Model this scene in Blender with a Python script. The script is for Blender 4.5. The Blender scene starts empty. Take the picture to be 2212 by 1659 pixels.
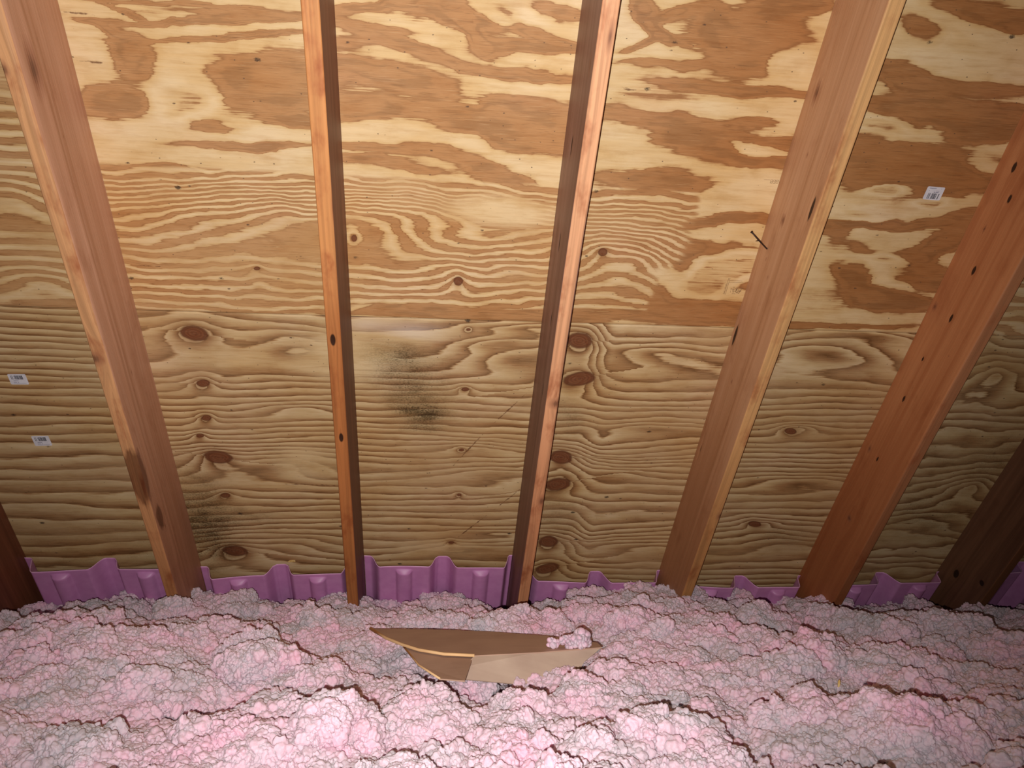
import bpy, bmesh, math, random
import numpy as np
from mathutils import Matrix, Vector
SC = bpy.context.scene
COL = SC.collection
SC.view_settings.view_transform = 'Standard'
SC.view_settings.look = 'None'
SC.view_settings.gamma = 1.0
SC.view_settings.exposure = 0.0
# ---------------------------------------------------------------- camera
CAM_POS = Vector((0.8632, 0.0, 0.45))
R = Vector((0.99396919, -0.1094425, 0.00689821)); U = Vector((-0.02084512, -0.12680995, 0.99170798)); V = Vector((0.10766024, 0.98587097, 0.12832652))
camd = bpy.data.cameras.new('camera'); cam = bpy.data.objects.new('camera', camd); COL.objects.link(cam)
camd.sensor_fit = 'HORIZONTAL'; camd.sensor_width = 36.0; camd.lens = 36.0 * 1650.94 / 2212.0
camd.clip_start = 0.02
cam.matrix_world = Matrix(((R.x, U.x, -V.x, CAM_POS.x), (R.y, U.y, -V.y, CAM_POS.y), (R.z, U.z, -V.z, CAM_POS.z), (0, 0, 0, 1)))
SC.camera = cam
# ---------------------------------------------------------------- light: the phone's flash, just below and left of the lens
w = bpy.data.worlds.new('attic_dark'); SC.world = w; w.use_nodes = True
w.node_tree.nodes['Background'].inputs[0].default_value = (1.0, 0.82, 0.66, 1); w.node_tree.nodes['Background'].inputs[1].default_value = 0.018
ld = bpy.data.lights.new('flash', 'SPOT'); flash = bpy.data.objects.new('flash', ld); COL.objects.link(flash)
ld.energy = 188.0; ld.color = (1.0, 0.955, 0.925); ld.spot_size = math.radians(112); ld.spot_blend = 1.0; ld.shadow_soft_size = 0.005
fpos = CAM_POS + R * -0.028 + U * -0.036
faim = (V * 1.0 + R * -0.06 + U * 0.20).normalized()
flash.location = fpos
flash.rotation_euler = (-faim).to_track_quat('Z', 'Y').to_euler()
# ---------------------------------------------------------------- tables measured on the roof plane, metres (x along the eave, s up the slope)
UPPER_BLOBS = [[0.1601,-0.55,0.0521,-0.006,-0.0144,-0.0379,1.0],[0.1068,-0.6623,0.0816,0.0049,-0.0084,-0.0386,1.0],[0.4229,-0.5971,0.1762,0.0108,-0.0083,-0.0694,1.0],[0.3024,-0.6429,0.044,0.0026,-0.0053,-0.034,-0.5],[0.2551,-0.6347,0.0088,-0.0467,-0.0657,-0.0266,-0.9],[0.3981,-0.7563,0.1734,0.0096,-0.0013,-0.0109,1.0],[0.5199,-0.6753,0.0681,0.004,-0.0012,-0.014,0.8],[0.1197,-0.5,0.0587,-0.0065,-0.0036,-0.0091,0.9],[0.2685,-0.4674,0.1775,0.0235,-0.0006,-0.0059,0.9],[0.4575,-0.438,0.1566,0.0054,-0.001,-0.0069,0.8],[0.3358,-0.4958,0.1696,0.0252,-0.0004,-0.0061,0.8],[0.4957,-0.4692,0.0956,0.0111,-0.0003,-0.006,0.7],[0.3158,-0.4282,0.2048,0.0038,-0.0011,-0.0049,0.8],[0.1893,-0.4581,0.0539,-0.0165,-0.0027,-0.0047,0.8],[0.1462,-0.8358,0.1258,-0.0005,-0.0043,-0.0176,0.9],[0.3141,-0.7103,0.0546,-0.005,-0.004,-0.0141,0.8],[0.7628,-0.4115,0.1384,0.0161,0.0004,-0.0089,1.0],[0.9351,-0.426,0.0982,-0.0062,-0.0017,-0.0162,1.0],[1.0542,-0.4079,0.0657,0.0044,0.0007,-0.008,-0.5],[0.9585,-0.4551,0.0273,-0.0391,-0.0148,-0.0093,0.9],[1.1231,-0.4319,0.0839,-0.0338,-0.0068,-0.0151,1.0],[1.0826,-0.4742,0.1302,-0.0001,0.0004,-0.0212,1.0],[1.1671,-0.3822,0.0634,-0.0214,-0.0063,-0.0168,0.9],[0.7837,-0.4872,0.136,-0.0384,-0.0049,-0.0131,0.9],[0.7086,-0.4531,0.0965,-0.0016,-0.0011,-0.0092,0.5],[0.9401,-0.5325,0.0901,-0.0096,-0.0018,-0.013,1.0],[1.1006,-0.5422,0.1159,-0.0006,0.0003,-0.0111,0.9],[0.7388,-0.5559,0.1208,-0.0176,-0.0066,-0.0282,0.95],[0.6645,-0.4866,0.0648,0.001,-0.0012,-0.0125,0.6],[0.6804,-0.6395,0.0821,0.0049,-0.001,-0.0277,1.0],[0.9925,-0.6477,0.202,0.0012,0.0004,-0.0475,1.2],[1.1163,-0.7005,0.1346,-0.0067,-0.0002,-0.0344,0.9],[0.7945,-0.7429,0.1553,-0.0027,-0.0008,-0.0111,0.9],[0.9508,-0.7591,0.0848,-0.0108,-0.0014,-0.0112,0.8],[0.6989,-0.779,0.1193,-0.0001,-0.0014,-0.0176,0.9],[1.0901,-0.8157,0.1107,-0.0352,-0.0064,-0.0251,0.8],[0.8185,-0.7914,0.0969,0.0052,0.0001,-0.0101,0.6],[0.6539,-0.7264,0.0584,0.0033,-0.0003,-0.0072,0.5],[0.932,-0.6051,0.0346,0.0021,0.0005,-0.0114,-0.4],[1.3382,-0.3727,0.0311,-0.0076,-0.0053,-0.0252,1.0],[1.4189,-0.3804,0.046,0.0245,0.0067,-0.0088,0.9],[1.3936,-0.4234,0.0631,-0.0157,-0.0017,-0.009,1.0],[1.3646,-0.4517,0.0628,0.0205,0.0044,-0.009,1.0],[1.6261,-0.422,0.1358,0.0024,0.0139,-0.0621,1.1],[1.7433,-0.4545,0.0593,0.0038,0.0062,-0.0195,-0.6],[1.7294,-0.3381,0.1116,-0.0026,0.0045,-0.0221,1.0],[1.5163,-0.3586,0.0187,-0.0276,-0.0292,-0.0124,0.5],[1.4187,-0.4893,0.1151,0.013,0.0029,-0.0108,1.0],[1.6333,-0.5342,0.2099,-0.0009,0.0036,-0.0182,1.0],[1.4843,-0.5721,0.1464,0.0014,0.0015,-0.0092,0.3],[1.4236,-0.6322,0.1369,-0.006,0.0018,-0.0203,1.0],[1.7077,-0.6218,0.0748,0.0043,0.0028,-0.0096,0.9],[1.519,-0.6718,0.0622,0.0035,0.0033,-0.0147,0.5],[1.728,-0.6915,0.1962,-0.0026,0.0094,-0.0431,1.1],[1.7508,-0.6814,0.0971,0.0004,0.004,-0.0163,-1.2],[1.4283,-0.7851,0.1815,-0.0002,0.0044,-0.0316,1.0],[1.6532,-0.8,0.0784,0.004,0.0034,-0.0133,-0.3],[1.7194,-0.898,0.2082,-0.0052,0.0034,-0.017,0.9],[1.4634,-0.8988,0.1087,-0.0145,0.0004,-0.0139,0.6],[1.5867,-1.0324,0.0501,-0.0117,-0.0017,-0.0753,0.9],[1.704,-0.997,0.1719,-0.0116,0.0043,-0.027,1.0],[1.7726,-1.0948,0.1004,0.004,0.0056,-0.0206,0.9],[1.6974,-1.082,0.1067,0.0525,0.0259,-0.044,-1.2],[1.6654,-1.1886,0.2392,-0.01,0.0081,-0.0468,1.2],[1.7937,-1.0158,0.1027,-0.0143,0.0021,-0.0181,-0.5],[1.4847,-1.1544,0.084,-0.0461,-0.0136,-0.043,0.6],[2.0305,-0.9152,0.0293,-0.0406,-0.034,-0.0167,0.4],[2.2122,-0.3219,0.1525,-0.0118,0.0082,-0.0286,1.0],[2.2756,-0.3494,0.0361,0.0024,0.0064,-0.0125,0.6],[2.0303,-0.3636,0.0756,-0.0272,-0.0042,-0.0187,0.9],[2.149,-0.3956,0.0652,-0.0234,-0.0045,-0.0241,-0.4],[2.0464,-0.4745,0.0908,-0.0083,0.0064,-0.029,1.0],[2.2546,-0.4847,0.1712,-0.0055,0.0067,-0.0182,0.9],[2.1564,-0.5521,0.1958,0.002,0.0137,-0.0356,1.2],[2.3328,-0.5636,0.1463,0.0014,0.0149,-0.0338,1.1],[2.3438,-0.6128,0.0921,0.0052,0.0073,-0.0148,1.0],[2.0381,-0.6114,0.081,-0.0083,0.0035,-0.0169,-0.9],[2.2074,-0.6977,0.2791,-0.0083,0.02,-0.0576,1.3],[2.342,-0.751,0.1509,0.0078,0.0192,-0.0406,1.0],[2.0809,-0.7713,0.0853,-0.0099,0.0074,-0.0348,1.0],[2.1183,-0.7858,0.0623,0.0032,0.006,-0.0149,-1.9],[2.2795,-0.8139,0.0471,0.0023,0.0043,-0.0097,-1.2],[2.401,-0.7006,0.0753,-0.019,0.0033,-0.0276,-1.0],[2.3486,-0.8564,0.1769,0.0217,0.006,-0.0113,1.0],[2.1299,-0.8784,0.1274,0.0015,0.0036,-0.01,1.0],[2.0622,-0.8487,0.0579,-0.0071,0.0039,-0.0195,-0.5],[2.3676,-0.9296,0.0904,0.0609,0.0271,-0.0292,1.1],[2.3288,-1.0084,0.1099,-0.0146,0.0066,-0.0247,1.0],[2.2309,-1.0048,0.1341,-0.0017,0.005,-0.0139,-0.9],[2.1255,-0.9784,0.0318,-0.0334,-0.0171,-0.0146,0.5],[2.1491,-1.0797,0.0944,-0.0528,-0.0099,-0.0378,1.0],[2.4009,-1.0695,0.1711,-0.0057,0.0086,-0.0226,1.0],[2.3239,-1.1388,0.1873,-0.0036,0.0124,-0.0335,0.9],[2.2017,-1.0614,0.0804,-0.0245,0.0015,-0.0273,-0.5],[1.8766,-0.3549,0.0932,0.0062,0.0234,-0.0622,-0.3],[2.0984,-1.2327,0.3125,-0.0014,0.0044,-0.0138,0.8],[1.029,-1.2368,0.2831,-0.0014,0.0007,-0.0215,1.3],[1.1212,-1.1684,0.1682,-0.0104,0.0004,-0.0353,0.9],[0.8212,-1.2039,0.1492,0.0179,0.0011,-0.016,0.9],[0.9816,-1.1268,0.0811,0.0033,0.0005,-0.0093,-0.6]]
LOWER_BLOBS = [[1.1458,-1.2863,0.1122,-0.0008,0.0011,-0.017,1.6],[1.0713,-1.3404,0.0992,0.016,0.003,-0.0191,1.3],[1.1268,-1.3989,0.1244,0.0091,0.0049,-0.0435,1.9],[1.6176,-1.3768,0.2668,-0.0194,0.0101,-0.0739,2.6],[1.5858,-1.3705,0.1708,-0.0124,0.0038,-0.0291,1.2],[1.9333,-1.3452,0.0968,-0.0124,0.016,-0.0921,0.6],[2.1666,-1.338,0.2146,-0.0187,0.0271,-0.1026,2.6],[2.0728,-1.3409,0.1449,-0.0071,0.0109,-0.0404,1.3],[2.3015,-1.2754,0.1833,-0.0218,0.0068,-0.0249,1.2],[1.0627,-1.7829,0.1533,-0.0048,0.0009,-0.026,1.6],[1.1192,-1.8975,0.1585,-0.0096,0.0015,-0.0414,2.0],[0.4578,-1.3911,0.1251,0.0039,-0.0033,-0.0386,1.6],[0.4094,-1.3247,0.1467,-0.0209,-0.0086,-0.0403,1.3],[0.4383,-1.6149,0.1174,0.0027,-0.002,-0.0234,1.5],[0.3742,-1.8256,0.1698,0.0189,-0.0031,-0.0649,1.9],[0.3534,-1.8799,0.1092,0.0121,-0.0016,-0.0308,1.0],[0.3462,-2.287,0.188,0.0196,-0.0039,-0.0797,1.8],[1.6173,-1.6877,0.1994,-0.0052,0.0036,-0.0212,1.4],[1.5368,-1.8881,0.1738,-0.0142,0.0065,-0.0559,2.4],[1.7351,-2.2912,0.2296,-0.0124,0.0105,-0.0615,2.6],[2.2669,-1.9275,0.2053,-0.012,0.0113,-0.0389,1.8],[2.2619,-2.2649,0.2184,-0.0112,0.0175,-0.062,2.4],[2.1684,-1.6816,0.0511,0.001,0.0056,-0.0173,2.0],[2.157,-2.1695,0.0567,0.0001,0.0054,-0.0187,1.5],[1.0061,-2.316,0.1618,-0.0007,0.0012,-0.0273,1.4],[1.142,-2.2098,0.142,-0.0,0.0015,-0.021,1.5]]
LOWER_KNOTS = [[0.1693,-1.3328,0.0385,-0.0056,-0.0068,-0.0249,1.0],[0.1637,-1.5203,0.0195,0.0005,-0.0023,-0.0147,0.8],[0.1516,-1.662,0.0144,0.0003,-0.0018,-0.0118,0.8],[0.1193,-1.7383,0.0117,0.0002,-0.0013,-0.0081,0.6],[0.1639,-1.835,0.0407,-0.0077,-0.0068,-0.0276,1.0],[0.161,-2.0168,0.0157,0.0001,-0.0016,-0.0116,0.6],[0.1546,-2.3126,0.0427,-0.0061,-0.0055,-0.029,1.0],[1.3266,-1.3216,0.038,0.0012,0.0041,-0.0298,1.0],[1.3471,-1.47,0.0464,0.0117,0.0073,-0.026,1.0],[1.3291,-1.8183,0.0362,0.0005,0.0038,-0.0313,1.0],[1.3318,-1.9509,0.0453,0.0119,0.0075,-0.0303,1.0],[1.3347,-2.263,0.0363,-0.0001,0.0034,-0.0298,1.0],[1.3472,-2.4242,0.0429,0.0116,0.0064,-0.0285,1.0],[2.131,-1.6823,0.021,-0.0019,0.0032,-0.0129,0.5],[2.1358,-2.1616,0.0272,-0.0032,0.0036,-0.0159,0.4],[0.9786,-1.292,0.007,0.0002,0.0002,-0.0051,0.5],[0.9792,-1.5233,0.0119,0.0003,0.0003,-0.0076,0.8],[0.9785,-1.7886,0.0095,0.0001,0.0003,-0.0065,0.5],[0.9794,-2.0084,0.0084,0.0001,0.0003,-0.0072,0.5],[0.9598,-2.2675,0.0123,-0.0,0.0003,-0.008,0.6]]
UPPER_KNOTS = [[0.9411,-1.1253,0.0134,0.0005,0.0006,-0.0139,0.5],[1.3516,-1.0125,0.0135,0.0006,0.0019,-0.0119,0.4],[0.6481,-1.0005,0.0076,0.0003,-0.0004,-0.0099,0.3],[0.3743,-1.1064,0.0089,0.0004,-0.0007,-0.0059,0.3]]
STAINS = [[0.7727,-1.3901,0.076,-0.0229,-0.0115,-0.052,0.7],[0.7939,-1.452,0.0825,-0.0354,-0.0201,-0.07,0.8],[0.8236,-1.5635,0.0791,-0.0568,-0.0298,-0.0684,0.9],[0.8316,-1.6278,0.0636,-0.0059,-0.0019,-0.0319,1.5],[0.0521,-2.1601,0.0825,0.0214,-0.0082,-0.1886,1.7],[0.1976,-2.1353,0.1138,0.0003,-0.0064,-0.0493,0.6],[1.3434,-2.1068,0.0704,0.0003,0.0185,-0.1563,0.4],[1.3358,-1.6412,0.0396,0.0008,0.0081,-0.0622,0.5],[0.0968,-2.2733,0.0663,-0.0002,-0.0115,-0.0787,0.6],[0.8475,-1.692,0.0617,0.0012,0.0002,-0.0165,0.8],[2.9982,-1.8228,0.0936,0.0012,0.0618,-0.1218,1.0],[2.8233,-2.1013,0.2159,-0.0461,0.0416,-0.1344,0.9],[2.2919,-2.2372,0.1163,-0.0001,0.022,-0.0699,0.4],[2.7472,-1.8026,0.1691,-0.0629,0.0092,-0.0555,0.5],[0.7871,-1.3154,0.0839,0.0028,-0.0001,-0.0376,-0.55],[0.6703,-1.2826,0.0549,0.0019,-0.0007,-0.02,-0.3]]
LOWER_MARKS = [[1.1901,-1.5198,1.0647,-1.6878],[1.0647,-1.6878,0.9464,-1.8725],[1.2082,-1.9662,1.1027,-2.0952],[1.1027,-2.0952,0.9513,-2.2755],[2.8937,-1.6525,2.8682,-1.8246],[0.3456,-1.958,0.6314,-1.9667]]
UPPER_MARKS = [[0.007,-0.4626,0.1116,-0.4691],[0.0119,-0.5677,0.1136,-0.5737],[1.3148,-0.5525,1.3751,-0.5568],[0.0136,-1.1085,0.1548,-1.1098]]
PH_UP = [[-1.2799,28.12],[-1.1392,22.826],[-1.0226,18.381],[-0.9534,15.524],[-0.8508,9.953],[-0.8355,9.5],[-0.4149,0]]
PH_LOW = [[-2.7251,40.71],[-2.0841,24.282],[-1.8518,17.385],[-1.4879,4.052],[-1.4512,3.143],[-1.345,1.429],[-1.2607,0]]
PH_LEFT_UP = [[-1.2378,16.158],[-0.9657,9.825],[-0.7654,4.211],[-0.6297,0]]
PH_LEFT_LOW = [[-2.6089,32.538],[-2.3356,27.776],[-1.8681,20.633],[-1.765,18.847],[-1.591,14.457],[-1.5362,12.457],[-1.4827,9.957],[-1.4479,8.667],[-1.2354,0]]
PH_RIGHT = [[-2.6725,31.789],[-1.8231,16.0],[-1.0456,0]]
STICKERS = [[[2.2427,-0.7657],[2.2949,-0.7671],[2.2971,-0.806],[2.2444,-0.8044]],[[-0.404,-1.5],[-0.351,-1.4985],[-0.3514,-1.5375],[-0.4023,-1.5388]],[[-0.4046,-1.7497],[-0.3504,-1.7468],[-0.3532,-1.789],[-0.4051,-1.7919]]]
RAFTER_MARKS = [[0,"R",-0.536,0.196,0.05,0.02,"k",1],[0,"B",-0.5257,-0.0173,0.03,0.02,"k",0.6],[0,"R",-0.9754,0.1704,0.012,0.006,"k",0.6],[0,"R",-0.6958,0.1508,0.012,0.004,"k",0.6],[0,"R",-1.3825,0.1339,0.02,0.005,"k",0.7],[0,"R",-1.4366,0.1504,0.012,0.004,"k",0.6],[0,"B",-1.257,-0.0124,0.03,0.03,"k",0.8],[0,"R",-1.6984,0.2521,0.1,0.035,"s",1],[0,"R",-1.9069,0.2088,0.05,0.02,"s",1],[0,"R",-1.4783,0.2838,0.02,0.006,"k",0.7],[0,"R",-1.5233,0.2913,0.02,0.007,"k",0.6],[0,"R",-1.9582,0.192,0.04,0.01,"k",0.5],[0,"B",-1.6521,-0.0216,0.04,0.012,"s",0.6],[1,"B",-1.1777,-0.0032,0.022,0.008,"h",1],[1,"B",-1.5243,0.0004,0.02,0.007,"h",1],[1,"B",-0.7999,0.0222,0.1,0.015,"k",0.5],[1,"R",-0.3759,0.1545,0.03,0.01,"k",0.6],[2,"L",-0.4494,0.2063,0.03,0.01,"k",1],[2,"L",-0.6685,0.1062,0.03,0.008,"h",1],[2,"L",-0.9281,0.1169,0.035,0.007,"h",1],[2,"L",-1.1531,0.1454,0.035,0.006,"h",0.9],[2,"L",-1.3179,0.0339,0.03,0.006,"k",0.9],[2,"L",-1.3912,0.1634,0.04,0.006,"h",0.8],[2,"B",-0.382,0.0084,0.05,0.01,"k",0.7],[2,"B",-1.3804,0.0097,0.02,0.02,"k",0.9],[2,"B",-1.7847,0.0121,0.03,0.015,"k",0.9],[2,"B",-1.4835,0.0289,0.12,0.008,"k",0.8],[3,"L",-0.5186,0.0541,0.035,0.02,"k",0.9],[3,"L",-0.6575,0.1096,0.014,0.006,"k",0.8],[3,"L",-0.8466,0.0918,0.02,0.012,"k",0.9],[3,"L",-0.756,0.217,0.05,0.009,"h",0.8],[3,"L",-0.9795,0.0656,0.012,0.006,"k",0.7],[3,"L",-1.014,0.1105,0.012,0.006,"k",0.7],[3,"L",-1.2728,0.0201,0.05,0.01,"h",0.9],[3,"L",-1.3963,0.097,0.012,0.005,"k",0.9],[3,"L",-1.7449,0.0285,0.05,0.006,"h",0.6],[3,"L",-1.8541,0.279,0.03,0.02,"k",0.7],[4,"L",-0.6774,0.0615,0.02,0.009,"h",0.9],[4,"L",-0.7508,0.0999,0.02,0.008,"h",0.8],[4,"L",-0.8565,0.0671,0.016,0.008,"k",0.8],[4,"L",-0.9705,0.1029,0.02,0.008,"h",0.9],[4,"L",-1.1415,0.0252,0.018,0.01,"k",0.8],[4,"L",-1.1301,0.1089,0.02,0.007,"h",0.9],[4,"L",-1.3026,0.0795,0.014,0.006,"h",0.8],[4,"L",-1.2234,0.1748,0.01,0.005,"k",0.6],[4,"L",-1.4614,0.0839,0.016,0.006,"h",1],[4,"L",-1.7196,0.0456,0.02,0.012,"k",0.9],[4,"L",-1.7164,0.1014,0.014,0.005,"h",1],[4,"L",-2.0059,0.1124,0.03,0.03,"k",0.5],[5,"L",-2.3699,0.0829,0.03,0.02,"h",0.8],[5,"L",-2.2811,0.1982,0.02,0.02,"h",0.7]]
NAIL = []
SILHOUETTE = [[-1.058, -0.009], [-0.61, -0.027], [-0.521, 0.005], [-0.384, 0.018], [-0.276, 0.038], [-0.168, 0.066], [-0.071, 0.033], [-0.035, 0.016], [0.053, 0.092], [0.216, 0.063], [0.332, 0.032], [0.496, 0.047], [0.647, 0.029], [0.715, 0.012], [0.799, 0.04], [0.936, 0.044], [1.004, 0.046], [1.074, 0.026], [1.118, -0.012], [1.196, -0.001], [1.319, 0.02], [1.461, 0.053], [1.587, 0.069], [1.678, 0.098], [1.786, 0.057], [1.916, 0.077], [2.007, 0.017], [2.156, 0.016], [2.269, 0.015], [2.459, 0.013], [2.555, -0.005], [2.651, -0.015], [2.77, 0.019], [2.927, 0.005], [3.063, -0.037], [3.27, -0.02], [3.864, -0.037]]
MOUNDS = [[1.02, 1.98, 0.26, 0.2, -0.03], [0.98, 1.7, 0.22, 0.12, -0.035], [1.384, 1.665, 0.09, 0.13, 0.035], [1.25, 1.849, 0.08, 0.1, -0.03], [0.869, 1.732, 0.08, 0.05, 0.02], [1.077, 1.699, 0.1, 0.1, -0.05], [0.446, 1.561, 0.22, 0.14, -0.05], [0.069, 1.898, 0.25, 0.2, 0.02], [1.844, 1.338, 0.12, 0.1, 0.05], [1.011, 2.03, 0.22, 0.13, -0.035], [0.849, 1.794, 0.12, 0.08, 0.01], [2.489, 2.408, 0.25, 0.2, 0.03]]
BACK = 0.070
CLUMPS = (48, 0.050, 0.105, ((0, 0, -0.022), (0, 0, 0.006)))
NODULES = [(5200, 0.0055, 0.0115, ((0, 0, -0.003), (0, 0, 0.004)), 33), (1200, 0.010, 0.019, ((0, 0, -0.006), (0, 0, 0.003)), 63)]
STAMPS = [[1.7948, -0.7753, [[-0.03, -0.012, 0.0035, 0.0042], [-0.01, -0.004, 0.004, 0.0048], [-0.01, -0.004, -0.0005, 0.0003], [-0.01, -0.004, -0.005, -0.0042], [-0.0048, -0.004, -0.005, 0.004], [-0.01, -0.0092, -0.005, 0.004], [-0.002, 0.004, 0.004, 0.0048], [-0.002, 0.004, -0.0005, 0.0003], [-0.002, 0.004, -0.005, -0.0042], [0.0032, 0.004, -0.005, 0.004], [-0.002, -0.0012, -0.0005, 0.004], [0.006, 0.012, 0.004, 0.0048], [0.006, 0.012, -0.0005, 0.0003], [0.006, 0.012, -0.005, -0.0042], [0.0112, 0.012, -0.005, 0.004], [0.006, 0.0068, -0.005, 0.004]]], [1.776, -1.1075, [[-0.026, -0.0252, -0.03, 0.026], [-0.03, -0.0292, -0.03, 0.026], [-0.026, 0.02, 0.012, 0.0126], [-0.024, 0.014, 0.018, 0.0186], [-0.00839, -0.00269, -0.01494, -0.01424], [0.00333, 0.00598, -0.01298, -0.01228], [-0.01558, -0.01099, -0.0079, -0.0072], [-0.0085, -0.0018, -0.0041, -0.0034], [0.01077, 0.01916, -0.01657, -0.01587], [-0.01118, -0.0005, -0.01276, -0.01206], [0.00074, 0.00946, -0.01021, -0.00951], [-0.01395, -0.00604, -0.0098, -0.0091], [-0.00636, 0.0043, -0.02726, -0.02656], [-0.00087, 0.00992, -0.01075, -0.01005], [0.00685, 0.0128, -0.00589, -0.00519], [0.00963, 0.02098, -0.01733, -0.01663], [0.01212, 0.01548, -0.02566, -0.02496], [-0.00906, -0.00269, -0.00483, -0.00413], [0.00405, 0.01113, -0.02078, -0.02008], [-0.00365, 0.0042, -0.01958, -0.01888], [0.0027, 0.01152, -0.0063, -0.0056], [0.01373, 0.02564, -0.00745, -0.00675], [0.00548, 0.01609, -0.02409, -0.02339], [0.01487, 0.02256, -0.00629, -0.00559], [0.00684, 0.01716, -0.02293, -0.02223], [0.00235, 0.00499, -0.02116, -0.02046], [0.01133, 0.01421, -0.00424, -0.00354], [0.00962, 0.01313, -0.01815, -0.01745], [-0.0066, 0.00413, -0.00955, -0.00885], [-0.01459, -0.01214, -0.01325, -0.01255], [0.01043, 0.01123, -0.02137, -0.01032], [0.01934, 0.02014, -0.01892, -0.00694], [-0.00347, -0.00267, -0.02492, -0.01612], [-0.01293, -0.01213, -0.02324, -0.01597], [0.00676, 0.00756, -0.02381, -0.01947], [0.0155, 0.0163, -0.02161, -0.00994], [0.01649, 0.01729, -0.02071, -0.01303], [0.00368, 0.00448, -0.01699, -0.00822], [0.00501, 0.00581, -0.01732, -0.00579], [0.00324, 0.00404, -0.01996, -0.0102], [-0.00592, -0.00512, -0.02178, -0.00996], [0.00372, 0.00452, -0.01832, -0.01423], [0.00012, 0.00092, -0.01788, -0.01372], [0.00694, 0.00774, -0.01715, -0.01267], [-0.034, -0.03, -0.028, -0.0272], [-0.034, -0.03, -0.024, -0.0232], [-0.034, -0.03, -0.02, -0.0192], [-0.034, -0.03, -0.016, -0.0152], [-0.034, -0.03, -0.012, -0.0112], [-0.034, -0.03, -0.008, -0.0072], [-0.034, -0.03, -0.004, -0.0032], [-0.034, -0.03, 0.0, 0.0008], [-0.034, -0.03, 0.004, 0.0048], [-0.034, -0.03, 0.008, 0.0088]]]]
CARD = {"top": [[0.7171, 2.1879, 0.052], [0.7679, 2.052, 0.052], [0.8117, 1.9694, 0.052], [0.852, 1.9082, 0.052], [0.9116, 1.8586, 0.052], [0.9808, 1.8387, 0.052], [1.1312, 1.8661, 0.051], [1.2995, 1.915, 0.05], [1.3002, 1.9702, 0.05], [1.1848, 2.0677, 0.05], [1.0425, 2.13, 0.051], [0.8807, 2.1693, 0.052]], "flap": [[0.981, 1.841, 0.0515], [1.1315, 1.8684, 0.0505], [1.3, 1.9174, 0.0495], [1.2481, 1.88, 0.0236], [1.2183, 1.855, -0.0083], [1.0801, 1.8061, -0.0058], [0.9523, 1.7887, 0.0121], [0.956, 1.8087, 0.0345]], "under": [[0.8139, 1.977, 0.046], [0.8521, 1.9164, 0.046], [0.912, 1.8719, 0.046], [0.9785, 1.8522, 0.046], [0.951, 1.6834, 0.035], [0.8987, 1.7031, 0.035], [0.8533, 1.8192, 0.037]], "edge1": [[0.7171, 2.1879, 0.052], [0.7679, 2.052, 0.052], [0.8117, 1.9694, 0.052], [0.852, 1.9082, 0.052], [0.9116, 1.8586, 0.052], [0.9808, 1.8387, 0.052]], "edge2": [[0.8139, 1.977, 0.046], [0.8533, 1.8192, 0.037], [0.8987, 1.7031, 0.035]]}
TUFT = {"loc": [1.2169, 1.9063, 0.052], "blobs": [[-0.045, 0, 0.012, 0.014], [-0.03, 0.004, 0.01, 0.011], [-0.016, 0, 0.018, 0.013], [0, 0, 0.01, 0.014], [0.012, 0, 0.016, 0.017], [0.028, 0.004, 0.024, 0.021], [0.03, -0.004, 0.01, 0.015], [0.042, 0, 0.012, 0.012], [-0.003, 0.004, 0.026, 0.009]]}
CHIPS = [[[1.7679, 1.6538, 0.02], [0.002, 0.001, 0.008], [0.003, 0, 0], 0.002, "small yellow wood chip on the pink insulation below the right rafters", "wood chip"], [[0.3591, 3.0519, 0.1485], [0.016, 0.002, 0.002], [0, -0.004, 0.004], 0.0015, "pale splinter lifted from the plywood just above the purple baffle", "wood chip"]]
# ---------------------------------------------------------------- roof frame: x, s (up the slope), n (into the attic); 45 degree roof
c = math.sqrt(0.5)
DIST = 1.94578
ORG = Vector((0.0, DIST * c, 0.45 + DIST * c))      # deck point s = 0, x = 0
FRAME = Matrix(((1, 0, 0, 0), (0, -c, -c, ORG.y), (0, c, -c, ORG.z), (0, 0, 0, 1)))
def W(x, s, n=0.0): return FRAME @ Vector((x, s, n))
PITCH = 0.6096; HT = 0.01905; DEPTH = 0.2415
# ---------------------------------------------------------------- noise in numpy
def _h(ix, iy, seed):
    n = (ix.astype(np.int64) * 374761393 + iy.astype(np.int64) * 668265263 + seed * 1442695041) & 0x7fffffff
    n = ((n ^ (n >> 13)) * 1274126177) & 0x7fffffff
    n = n ^ (n >> 16)
    return (n & 0xffffff) / float(0xffffff)
def vn(x, y, seed=0):
    ix = np.floor(x); iy = np.floor(y); fx = x - ix; fy = y - iy
    fx = fx ** 3 * (fx * (fx * 6 - 15) + 10); fy = fy ** 3 * (fy * (fy * 6 - 15) + 10)
    a = _h(ix, iy, seed); b = _h(ix + 1, iy, seed); cc = _h(ix, iy + 1, seed); d = _h(ix + 1, iy + 1, seed)
    return ((a * (1 - fx) + b * fx) * (1 - fy) + (cc * (1 - fx) + d * fx) * fy) * 2 - 1
def fbm(x, y, seed=0, octv=4, g=0.5):
    t = 0; a = 1.0; s = 0
    for i in range(octv):
        t = t + a * vn(x * 2 ** i + 17.3 * i, y * 2 ** i - 9.1 * i, seed + i * 31); s += a; a *= g
    return t / s
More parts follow.
